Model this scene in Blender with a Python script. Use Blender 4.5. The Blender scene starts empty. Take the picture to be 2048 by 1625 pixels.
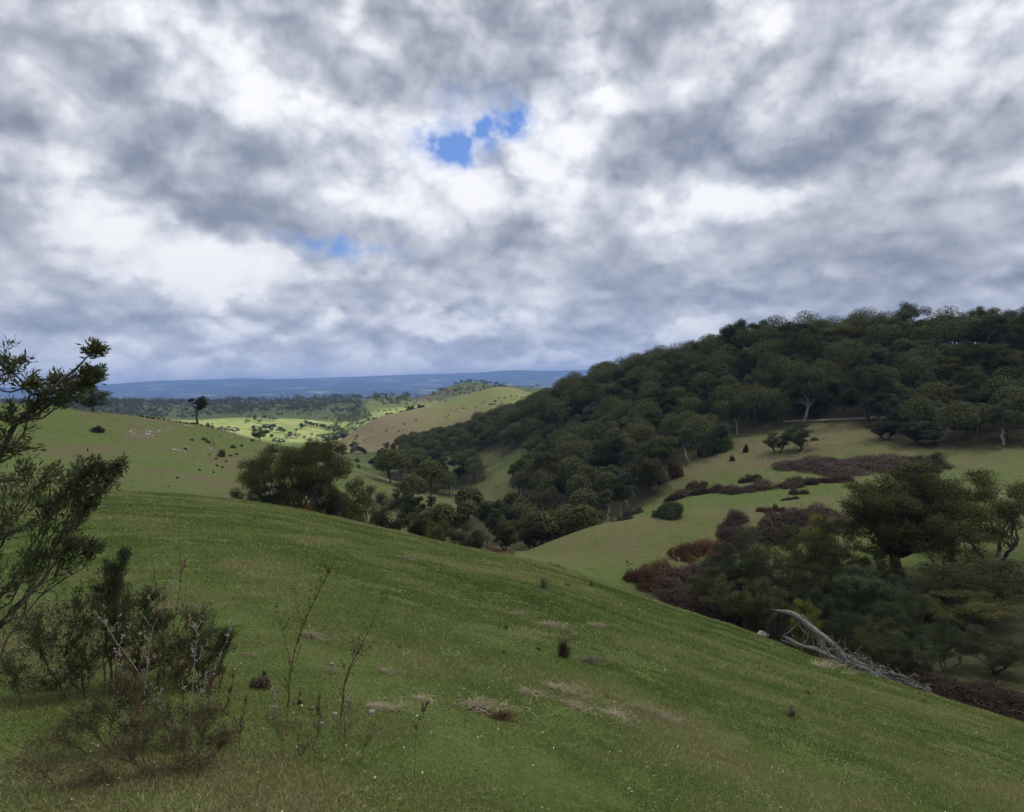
import bpy, math, random
import numpy as np
R = math.radians
scene = bpy.context.scene
C = scene.collection

# ------------------------------------------------------------------ camera
PITCH, TILT, FOC, CX, CY = R(1.11), R(1.63), 1417.0, 1024.0, 812.5
F_ = np.array([0, math.cos(PITCH), -math.sin(PITCH)])
R0 = np.array([1.0, 0, 0]); U0 = np.array([0, math.sin(PITCH), math.cos(PITCH)])
R_ = math.cos(TILT) * R0 - math.sin(TILT) * U0
U_ = math.sin(TILT) * R0 + math.cos(TILT) * U0
cam = bpy.data.cameras.new('camera'); camo = bpy.data.objects.new('camera', cam); C.objects.link(camo)
from mathutils import Matrix, Vector
camo.matrix_world = Matrix(((R_[0], U_[0], -F_[0], 0), (R_[1], U_[1], -F_[1], 0), (R_[2], U_[2], -F_[2], 0), (0, 0, 0, 1)))
cam.sensor_width = 36.0; cam.lens = 36.0 * FOC / 2048.0
cam.clip_start = 0.05; cam.clip_end = 90000
scene.camera = camo

def ray(px, py):
    px = np.asarray(px, float); py = np.asarray(py, float)
    return F_ + ((px - CX) / FOC)[..., None] * R_ + ((CY - py) / FOC)[..., None] * U_

def azt(px, py):
    d = ray(px, py); h = np.hypot(d[..., 0], d[..., 1])
    return np.arctan2(d[..., 0], d[..., 1]), d[..., 2] / h

def P(px, py, d):
    """world point seen in direction (px, py) of the photo at horizontal distance d"""
    a, t = azt(px, py)
    return np.array([d * math.sin(a), d * math.cos(a), d * float(t)])

def project(p):
    p = np.asarray(p, float)
    z = p @ F_
    return CX + FOC * (p @ R_) / z, CY - FOC * (p @ U_) / z

# ------------------------------------------------------------------ exposure, sun, sky
scene.view_settings.view_transform = 'Standard'; scene.view_settings.look = 'None'
scene.view_settings.exposure = 0.0; scene.view_settings.gamma = 1.0
scene.view_settings.use_curve_mapping = False
SUN_AZ, SUN_EL = R(66), R(50)
SD = np.array([math.sin(SUN_AZ) * math.cos(SUN_EL), math.cos(SUN_AZ) * math.cos(SUN_EL), math.sin(SUN_EL)])
sl = bpy.data.lights.new('sun', 'SUN'); sl.energy = 5.0; sl.angle = R(0.9); sl.color = (1.0, 0.95, 0.86)
so = bpy.data.objects.new('sun', sl); C.objects.link(so)
so.rotation_euler = Vector(SD).to_track_quat('Z', 'Y').to_euler()

class NT:
    """tiny node helper"""
    def __init__(s, tree): s.t = tree; s.t.nodes.clear()
    def n(s, typ, **kw):
        nd = s.t.nodes.new(typ)
        for k, v in kw.items():
            if k.startswith('i_'):
                key = k[2:]; key = int(key) if key.isdigit() else key.replace('_', ' ')
                s.put(nd.inputs[key], v)
            else: setattr(nd, k, v)
        return nd
    def put(s, sock, v):
        if isinstance(v, bpy.types.NodeSocket): s.t.links.new(v, sock)
        elif isinstance(v, bpy.types.Node): s.t.links.new(v.outputs[0], sock)
        else: sock.default_value = v
    def m(s, op, a, b=0.0, c=0.0, clamp=False):
        nd = s.t.nodes.new('ShaderNodeMath'); nd.operation = op; nd.use_clamp = clamp
        s.put(nd.inputs[0], a); s.put(nd.inputs[1], b); s.put(nd.inputs[2], c); return nd.outputs[0]
    def mix(s, f, a, b, mode='MIX'):
        nd = s.t.nodes.new('ShaderNodeMix'); nd.data_type = 'RGBA'; nd.blend_type = mode
        s.put(nd.inputs[0], f); s.put(nd.inputs[6], a if isinstance(a, (bpy.types.NodeSocket, bpy.types.Node)) else (*a, 1)[:4])
        s.put(nd.inputs[7], b if isinstance(b, (bpy.types.NodeSocket, bpy.types.Node)) else (*b, 1)[:4]); return nd.outputs[2]
    def ramp(s, f, stops, interp='LINEAR'):
        nd = s.t.nodes.new('ShaderNodeValToRGB'); cr = nd.color_ramp; cr.interpolation = interp
        while len(cr.elements) < len(stops): cr.elements.new(0.5)
        for e, (p, c) in zip(cr.elements, stops): e.position = p; e.color = (*c, 1) if len(c) == 3 else c
        s.put(nd.inputs[0], f); return nd.outputs[0]
    def noise(s, vec, scale, detail=4, rough=0.5, dist=0.0, lac=2.0, dim='3D'):
        nd = s.t.nodes.new('ShaderNodeTexNoise'); nd.noise_dimensions = dim; s.put(nd.inputs['Vector'], vec)
        nd.inputs['Scale'].default_value = scale; nd.inputs['Detail'].default_value = detail
        nd.inputs['Roughness'].default_value = rough; nd.inputs['Distortion'].default_value = dist
        nd.inputs['Lacunarity'].default_value = lac
        return nd.outputs[0]
    def map(s, v, a, b, c=0.0, d=1.0, smooth=False):
        nd = s.t.nodes.new('ShaderNodeMapRange'); nd.clamp = True
        if smooth: nd.interpolation_type = 'SMOOTHSTEP'
        for i, x in enumerate((v, a, b, c, d)): s.put(nd.inputs[i], x)
        return nd.outputs[0]

world = bpy.data.worlds.new("World"); scene.world = world; world.use_nodes = True
w = NT(world.node_tree)
tc = w.n('ShaderNodeTexCoord').outputs['Generated']
sep = w.n('ShaderNodeSeparateXYZ', i_0=tc)
dx, dy, dz = sep.outputs
azn = w.m('ARCTAN2', dx, dy); eln = w.m('ARCSINE', dz)
zz = w.m('MAXIMUM', w.m('ADD', dz, 0.035), 0.03)
plane = w.n('ShaderNodeCombineXYZ', i_0=w.m('DIVIDE', dx, zz), i_1=w.m('DIVIDE', dy, zz), i_2=0.0).outputs[0]
# ragged edges: warp the direction by noise before reading the cloud banks
_n0 = w.noise
def wnoise(v, sc, det=4, rough=.5, dist=0.0): return _n0(v, sc, det, rough, dist, 2.0, '2D')
wn = w.t.nodes.new('ShaderNodeTexNoise'); wn.noise_dimensions = '2D'; w.put(wn.inputs['Vector'], w.n('ShaderNodeCombineXYZ', i_0=azn, i_1=w.m('MULTIPLY', eln, 1.1), i_2=0.0).outputs[0])
wn.inputs['Scale'].default_value = 6.5; wn.inputs['Detail'].default_value = 5; wn.inputs['Roughness'].default_value = 0.55
ws = w.n('ShaderNodeSeparateColor', i_0=wn.outputs[1])
waz = w.m('ADD', azn, w.m('MULTIPLY', w.m('SUBTRACT', ws.outputs[0], 0.5), 0.16))
wel = w.m('ADD', eln, w.m('MULTIPLY', w.m('SUBTRACT', ws.outputs[1], 0.5), 0.12))
ae = w.n('ShaderNodeCombineXYZ', i_0=waz, i_1=wel, i_2=0.0).outputs[0]
def bank(px, py, rx, ry, rot=0.0):
    a, t = azt(px, py); e = math.atan(float(t))
    mp = w.n('ShaderNodeMapping', vector_type='TEXTURE')
    w.put(mp.inputs[0], ae)
    mp.inputs['Location'].default_value = (float(a), e, 0)
    mp.inputs['Rotation'].default_value = (0, 0, R(rot))
    mp.inputs['Scale'].default_value = (rx / FOC * 1.5, ry / FOC * 1.5, 1)
    g = w.n('ShaderNodeTexGradient', gradient_type='SPHERICAL', i_0=mp.outputs[0])
    return w.map(g.outputs['Fac'] if 'Fac' in g.outputs else g.outputs[1], 0, 1, 0, 1, True)
BANKS = 0.80
banks = [  # bright (+) and grey (-) banks of cloud
    (370, 520, 120, 60, 0, .50), (530, 515, 80, 45, 0, .42), (250, 480, 90, 60, 0, .22), (790, 380, 100, 60, 0, .30),
    (1440, 400, 95, 42, 0, .50), (1050, 425, 70, 50, 0, .35), (1700, 405, 130, 30, -16, .42), (960, 350, 120, 50, 5, .28),
    (880, 470, 130, 50, 0, .10), (1600, 200, 130, 36, 10, .26), (1850, 165, 90, 50, 0, .45), (1650, 290, 200, 50, 0, -.22), (1900, 480, 160, 60, 0, -.2), (650, 560, 130, 35, 0, .25),
    (480, 600, 110, 25, 0, .2), (600, 230, 260, 45, 0, .22), (1180, 250, 90, 60, 0, .22), (1210, 690, 170, 22, 5, .42),
    (1360, 675, 120, 18, 8, .40), (1000, 650, 130, 20, 5, .26), (1080, 722, 110, 8, 4, .35), (420, 742, 60, 8, 0, .35), (700, 738, 90, 7, 3, .3), (600, 655, 110, 18, 3, .24), (860, 640, 80, 14, 4, .2), (260, 700, 60, 12, 0, .2), (190, 300, 50, 90, 0, .25), (480, 340, 150, 40, -15, .08),
    (560, 380, 170, 60, -20, -.36), (330, 300, 180, 60, -20, -.28), (700, 310, 120, 50, 0, -.15), (470, 470, 140, 28, -15, -.26), (1420, 250, 220, 70, 10, -.28),
    (1240, 330, 130, 40, 0, -.25), (1560, 330, 200, 50, 0, -.12), (1790, 370, 120, 50, -20, -.25), (220, 560, 100, 35, -10, -.22),
    (1380, 540, 300, 60, 5, -.26), (1700, 560, 260, 70, 5, -.20), (1500, 625, 330, 35, 8, -.36), (1250, 640, 160, 32, 5, -.30), (1800, 610, 160, 40, 5, -.24),
    (870, 500, 90, 45, 0, -.12), (1000, 520, 150, 40, 0, -.22), (810, 600, 80, 24, 0, -.30), (640, 620, 110, 25, 0, -.22), (300, 640, 200, 30, 0, -.20),
    (900, 690, 200, 10, 0, -.30), (1060, 700, 120, 8, 0, -.25), (430, 735, 60, 9, 0, -.25), (620, 700, 120, 12, 0, -.16), (330, 590, 150, 18, -10, -.2)]
acc = None
for (px, py, rx, ry, rot, amp) in banks:
    g = w.m('MULTIPLY', bank(px, py, rx * 1.5, ry * 1.5, rot), amp)
    acc = g if acc is None else w.m('ADD', acc, g)
def sky_at(de, k, da=0.0, zo=0.0): return w.n('ShaderNodeCombineXYZ', i_0=w.m('ADD', azn, da + zo * 3.1), i_1=w.m('MULTIPLY', w.m('ADD', eln, de), k), i_2=0.0).outputs[0]
lowf = w.map(eln, 0.03, 0.27, 1.0, 0.0, True); hif = w.m('SUBTRACT', 1.0, lowf)
def blend(a, b): return w.m('ADD', w.m('MULTIPLY', a, hif), w.m('MULTIPLY', b, lowf))
def billow(vec, sc, octs):
    """rounded lumps with creases between them"""
    tot = None; amp = .5
    for k in range(octs):
        v = w.m('MULTIPLY', w.m('ABSOLUTE', w.m('SUBTRACT', wnoise(vec, sc * 2 ** k, 0, .5), .5)), amp * 4.0)
        tot = v if tot is None else w.m('ADD', tot, v); amp *= .55
    return tot
def warped(base, amt, sc):
    nn = w.t.nodes.new('ShaderNodeTexNoise'); nn.noise_dimensions = '2D'; w.put(nn.inputs['Vector'], base); nn.inputs['Scale'].default_value = sc; nn.inputs['Detail'].default_value = 3; nn.inputs['Roughness'].default_value = .6
    sb = w.n('ShaderNodeVectorMath', operation='SUBTRACT'); w.put(sb.inputs[0], nn.outputs[1]); sb.inputs[1].default_value = (.5, .5, .5)
    sc_ = w.n('ShaderNodeVectorMath', operation='SCALE'); w.put(sc_.inputs[0], sb.outputs[0]); sc_.inputs['Scale'].default_value = amt
    ad = w.n('ShaderNodeVectorMath', operation='ADD'); w.put(ad.inputs[0], base); w.put(ad.inputs[1], sc_.outputs[0]); return ad.outputs[0]
hi0 = wnoise(sky_at(0, 1.15, 0, 1.0), 5.2, 8, 0.52, 0.0); hi1 = wnoise(sky_at(.03, 1.15, 0, 1.0), 5.2, 8, 0.52, 0.0)
lo0 = wnoise(sky_at(0, 2.1, 0, 2.0), 7.0, 8, 0.58, 0.0); lo1 = wnoise(sky_at(.011, 2.1, 0, 2.0), 7.0, 8, 0.58, 0.0)
wv = warped(sky_at(0, 1.5), .045, 14)
bil = blend(billow(wv, 6.5, 3), billow(wv, 11.0, 2))
n_big = blend(hi0, lo0)
relief = w.m('MULTIPLY', blend(w.m('SUBTRACT', hi0, hi1), w.m('MULTIPLY', w.m('SUBTRACT', lo0, lo1), .8)), 1.5)
n_ang = wnoise(sky_at(0, 1.3, 0, 5.0), 12.0, 8, 0.6, 0.1)
field = w.m('ADD', w.m('MULTIPLY', acc, BANKS), w.m('MULTIPLY', w.m('SUBTRACT', n_big, 0.5), 1.15))
field = w.m('ADD', field, w.m('MULTIPLY', w.m('SUBTRACT', bil, 0.36), 0.22))
edge = w.map(field, -.03, .30, 0, 1, True)          # sunlit heaps above, grey bases below
tops = w.m('ADD', .66, w.m('MULTIPLY', field, .42)); bases = w.m('ADD', .47, w.m('MULTIPLY', field, .42))
lum = w.m('ADD', w.m('MULTIPLY', tops, edge), w.m('MULTIPLY', bases, w.m('SUBTRACT', 1.0, edge)))
lum = w.m('ADD', lum, w.m('MULTIPLY', w.m('SUBTRACT', bil, 0.36), 0.30))
lum = w.m('ADD', lum, w.m('MULTIPLY', w.m('SUBTRACT', n_ang, 0.5), 0.25))
lum = w.m('ADD', lum, relief)
lum = w.m('ADD', lum, w.map(eln, .02, .11, .13, 0.0, True))
warm = wnoise(sky_at(0, 1.5, 0, 9.0), 3.0, 2, 0.5)
cloud_a = w.ramp(lum, [(0.0, (.215, .245, .32)), (0.25, (.32, .345, .41)), (0.5, (.52, .545, .61)), (0.75, (.76, .78, .84)), (1.0, (1.02, 1.02, 1.02))], 'B_SPLINE')
cloud_b = w.ramp(lum, [(0.0, (.23, .27, .36)), (0.25, (.34, .385, .47)), (0.5, (.55, .59, .67)), (0.75, (.80, .83, .89)), (1.0, (1.02, 1.03, 1.04))], 'B_SPLINE')
cloud_col = w.mix(w.map(w.m('ADD', w.m('MULTIPLY', w.m('SUBTRACT', warm, .5), 2.0), w.m('MULTIPLY', lowf, 1.0)), -.2, 1.0), cloud_a, cloud_b)
gap = None
for (px, py, rx, ry, rot, amp) in [(848, 296, 44, 26, 10, 1.0), (905, 262, 44, 30, 15, .62), (955, 268, 40, 15, 10, .6), (1022, 232, 20, 44, -8, 1.0), (985, 195, 60, 45, 0, .34), (700, 512, 66, 20, -8, .66), (640, 500, 60, 20, 0, .5), (925, 245, 40, 40, 0, .3), (575, 760, 1, 1, 0, 0)]:
    g = w.m('MULTIPLY', bank(px, py, rx * 1.45, ry * 1.45, rot), amp); gap = g if gap is None else w.m('ADD', gap, g)
gn = wnoise(sky_at(0, 1.2, 0, 7.0), 16.0, 6, .55)
gap = w.m('MULTIPLY', gap, w.map(gn, .34, .62, .25, 1.25))
gapm = w.map(gap, 0.08, 1.15, 0, .95)
sky = w.n('ShaderNodeTexSky', sky_type='NISHITA', sun_disc=False, sun_elevation=SUN_EL, sun_rotation=SUN_AZ, altitude=300)
skyc = w.mix(1.0, sky.outputs[0], (0.62, 0.92, 1.45), 'MULTIPLY')
cl10 = w.mix(1.0, cloud_col, (10, 10, 10), 'MULTIPLY')
hz = w.map(eln, 0.0, 0.12, 0.30, 0.0, True)     # clouds close to the skyline are seen through more air
cl10 = w.mix(hz, cl10, (7.4, 7.7, 8.1))
bgc = w.mix(gapm, cl10, skyc)
w.n('ShaderNodeOutputWorld', i_0=w.n('ShaderNodeBackground', i_0=bgc, i_1=0.11).outputs[0])

# ------------------------------------------------------------------ helpers
rng = np.random.default_rng(7)
_lat = np.random.default_rng(11).random((256, 256))
def vnoise(x, y):
    xi = np.floor(x).astype(int); yi = np.floor(y).astype(int); fx = x - xi; fy = y - yi
    fx = fx * fx * fx * (fx * (fx * 6 - 15) + 10); fy = fy * fy * fy * (fy * (fy * 6 - 15) + 10)
    g = lambda a, b: _lat[a & 255, b & 255]
    return (g(xi, yi) * (1 - fx) + g(xi + 1, yi) * fx) * (1 - fy) + (g(xi, yi + 1) * (1 - fx) + g(xi + 1, yi + 1) * fx) * fy - 0.5
def fbm(x, y, o=4, s=0.5):
    r = 0; a = 1.0
    for k in range(o):
        r = r + a * vnoise(x * 2 ** k + 17.3 * k, y * 2 ** k + 9.1 * k); a *= s
    return r
def sstep(x, a, b):
    t = np.clip((x - a) / (b - a), 0, 1); return t * t * (3 - 2 * t)

def mesh_np(name, V, F, mat, smooth=False, attrs=None):
    V = np.asarray(V, np.float32).reshape(-1, 3); F = np.asarray(F, np.int32); k = F.shape[1]
    me = bpy.data.meshes.new(name); me.vertices.add(len(V)); me.vertices.foreach_set('co', V.ravel())
    me.loops.add(F.size); me.loops.foreach_set('vertex_index', F.ravel())
    me.polygons.add(len(F)); me.polygons.foreach_set('loop_start', np.arange(0, F.size, k, dtype=np.int32))
    me.polygons.foreach_set('loop_total', np.full(len(F), k, np.int32))
    if smooth: me.polygons.foreach_set('use_smooth', np.ones(len(F), bool))
    me.update(calc_edges=True)
    for an, av in (attrs or {}).items():
        a = me.attributes.new(an, 'FLOAT', 'POINT'); a.data.foreach_set('value', np.asarray(av, np.float32))
    me.materials.append(mat); return me
def link(name, data, parent=None, loc=None, rz=0.0, sc=None):
    o = bpy.data.objects.new(name, data); C.objects.link(o)
    if parent is not None: o.parent = parent
    if loc is not None: o.location = [float(v) for v in loc]
    o.rotation_euler = (0, 0, rz)
    if sc is not None: o.scale = (sc, sc, sc) if np.isscalar(sc) else sc
    return o
def tag(o, label=None, cat=None, group=None, kind=None):
    if label: o['label'] = label
    if cat: o['category'] = cat
    if group: o['group'] = group
    if kind: o['kind'] = kind
    return o

class Geo:
    """collects quads as numpy blocks"""
    def __init__(s): s.V = []; s.F = []; s.n = 0
    def add(s, V, F):
        V = np.asarray(V, float).reshape(-1, 3); s.V.append(V); s.F.append(np.asarray(F, int) + s.n); s.n += len(V)
    def tube(s, pts, rad, k=6, jag=0.0, g=None):
        pts = np.asarray(pts, float); m = len(pts); rad = np.broadcast_to(np.asarray(rad, float), (m,))
        t = np.gradient(pts, axis=0); t /= np.linalg.norm(t, axis=1, keepdims=True) + 1e-9
        ref = np.array([0, 0, 1.0]) if abs(t[0][2]) < 0.9 else np.array([1.0, 0, 0])
        rings = []
        u = np.cross(t[0], ref); u /= np.linalg.norm(u)
        a = np.arange(k) * 2 * math.pi / k
        for i in range(m):
            u = u - t[i] * (u @ t[i]); u /= np.linalg.norm(u) + 1e-9; v = np.cross(t[i], u)
            rr = rad[i] * (1 + (jag * (g.random(k) - 0.5) if g is not None else 0))
            rings.append(pts[i] + (np.cos(a) * rr)[:, None] * u + (np.sin(a) * rr)[:, None] * v)
        V = np.concatenate(rings + [pts[-1][None] + t[-1] * rad[-1]])
        F = []
        for i in range(m - 1):
            for j in range(k):
                q = (j + 1) % k; F.append((i * k + j, i * k + q, (i + 1) * k + q, (i + 1) * k + j))
        e = len(V) - 1
        for j in range(k): F.append((e - k + j, e - k + (j + 1) % k, e, e))
        F = [f for f in F]
        s.add(V, [f if f[2] != f[3] else (f[0], f[1], f[2], f[2]) for f in F])
    def leaves(s, pos, nrm, size, aspect=1.0, g=rng):
        """one quad per position, lying across nrm"""
        n = len(pos); r = g.normal(size=(n, 3)); nrm = nrm / (np.linalg.norm(nrm, axis=1, keepdims=True) + 1e-9)
        u = np.cross(nrm, r); u /= np.linalg.norm(u, axis=1, keepdims=True) + 1e-9; v = np.cross(nrm, u)
        sz = np.broadcast_to(size, (n,))[:, None]; u = u * sz * 0.5; v = v * sz * 0.5 * aspect
        V = np.stack([pos - u * 0.35 - v, pos + u - v * 0.2, pos + u * 0.3 + v, pos - u + v * 0.25], 1).reshape(-1, 3)
        s.add(V, np.arange(4 * n).reshape(n, 4))
    def mesh(s, name, mat, smooth=False):
        V = np.concatenate(s.V); F = np.concatenate(s.F)
        tri = F[:, 2] == F[:, 3]
        if tri.any():   # fold degenerate quads into real ones by adding a midpoint
            T = F[tri]; mid = (V[T[:, 0]] + V[T[:, 2]]) / 2; base = len(V); V = np.concatenate([V, mid])
            F = F.copy(); F[tri, 3] = base + np.arange(len(T))
        return mesh_np(name, V, F, mat, smooth)

# ------------------------------------------------------------------ materials
def mat_new(name):
    m = bpy.data.materials.new(name); m.use_nodes = True; return m, NT(m.node_tree)
def leaf_mat(name, dark, light, transl=0.25, scale=0.6, rough=0.7, spec=0.08, hue=0.6):
    m, n = mat_new(name)
    geo = n.n('ShaderNodeNewGeometry'); oi = n.n('ShaderNodeObjectInfo'); tco = n.n('ShaderNodeTexCoord')
    a = n.noise(tco.outputs['Object'], scale, 3, 0.6)
    f = n.m('ADD', n.m('MULTIPLY', a, 0.9), n.m('MULTIPLY', n.m('SUBTRACT', geo.outputs['Random Per Island'], 0.5), 0.28))
    f = n.m('ADD', f, n.m('MULTIPLY', n.m('SUBTRACT', oi.outputs['Random'], 0.5), hue), clamp=True)
    c = n.mix(n.map(f, 0.2, 0.85), dark, light)
    b = n.n('ShaderNodeBsdfPrincipled'); n.put(b.inputs['Base Color'], c)
    b.inputs['Roughness'].default_value = rough; b.inputs['Specular IOR Level'].default_value = spec
    t = n.n('ShaderNodeBsdfTranslucent'); n.put(t.inputs[0], n.mix(0.5, c, (0.09, 0.12, 0.02)))
    mx = n.n('ShaderNodeMixShader', i_0=transl, i_1=b.outputs[0], i_2=t.outputs[0])
    n.n('ShaderNodeOutputMaterial', i_0=mx.outputs[0]); return m
def bark_mat(name, dark, light, scale=3.0, stretch=0.15, rough=0.85):
    m, n = mat_new(name); tco = n.n('ShaderNodeTexCoord')
    mp = n.n('ShaderNodeMapping', i_0=tco.outputs['Object']); mp.inputs['Scale'].default_value = (1, 1, stretch)
    a = n.noise(mp.outputs[0], scale, 6, 0.65, 0.4)
    c = n.mix(n.map(a, 0.32, 0.68), dark, light)
    b = n.n('ShaderNodeBsdfPrincipled'); n.put(b.inputs['Base Color'], c); b.inputs['Roughness'].default_value = rough
    b.inputs['Specular IOR Level'].default_value = 0.2
    bp = n.n('ShaderNodeBump'); n.put(bp.inputs['Height'], a); bp.inputs['Strength'].default_value = 0.6; bp.inputs['Distance'].default_value = 0.04
    n.put(b.inputs['Normal'], bp.outputs[0]); n.n('ShaderNodeOutputMaterial', i_0=b.outputs[0]); return m
M = {}
M['gum'] = leaf_mat('gum_foliage', (.022, .029, .013), (.110, .118, .046), 0.2)
M['gum_grey'] = leaf_mat('grey_gum_foliage', (.034, .043, .026), (.125, .135, .076), 0.2)
M['gum_olive'] = leaf_mat('olive_gum_foliage', (.034, .038, .013), (.155, .150, .052), 0.2)
M['wattle'] = leaf_mat('wattle_foliage', (.040, .056, .030), (.14, .16, .080), 0.25)
M['wattle_blue'] = leaf_mat('bluish_wattle_foliage', (.034, .048, .026), (.135, .158, .090), 0.25)
M['pale'] = leaf_mat('pale_grey_foliage', (.12, .12, .085), (.30, .28, .22), 0.2, 0.3)
M['bramble'] = leaf_mat('bramble_foliage', (.034, .023, .019), (.082, .054, .042), 0.1, 0.5)
M['bramble_rust'] = leaf_mat('rusty_foliage', (.055, .028, .014), (.16, .080, .036), 0.1, 0.6)
M['lime'] = leaf_mat('yellow_green_foliage', (.10, .12, .025), (.26, .28, .06), 0.3)
M['straw'] = leaf_mat('dead_grass', (.14, .11, .075), (.42, .35, .25), 0.2, 3.0)
M['bark'] = bark_mat('dark_bark', (.028, .022, .017), (.12, .10, .08))
M['bark_pale'] = bark_mat('pale_gum_bark', (.10, .085, .07), (.36, .33, .28), 1.2)
M['deadwood'] = bark_mat('weathered_deadwood', (.030, .027, .025), (.31, .295, .27), 16.0, 1.0)
M['deadpale'] = bark_mat('bleached_deadwood', (.30, .27, .23), (.62, .58, .50), 4.0)
M['twig'] = bark_mat('reddish_twig_bark', (.05, .030, .018), (.17, .095, .055), 20.0, 1.0)
M['twig_pale'] = bark_mat('pale_twig_bark', (.18, .15, .12), (.42, .37, .31), 20.0, 1.0)
M['deadgrey'] = bark_mat('grey_deadwood', (.12, .105, .09), (.46, .42, .37), 6.0, 0.5)
M['bark_mid'] = bark_mat('grey_bark', (.06, .052, .044), (.24, .215, .18), 1.6)
M['sprays'] = leaf_mat('spray_foliage', (.035, .045, .022), (.14, .15, .07), .25, 3.0)
M['undergrowth'] = leaf_mat('undergrowth', (.050, .045, .028), (.17, .145, .085), .2, 4.0)
M['stone'] = bark_mat('lichened_stone', (.12, .11, .095), (.46, .43, .38), 2.5, 1.0)

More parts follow.
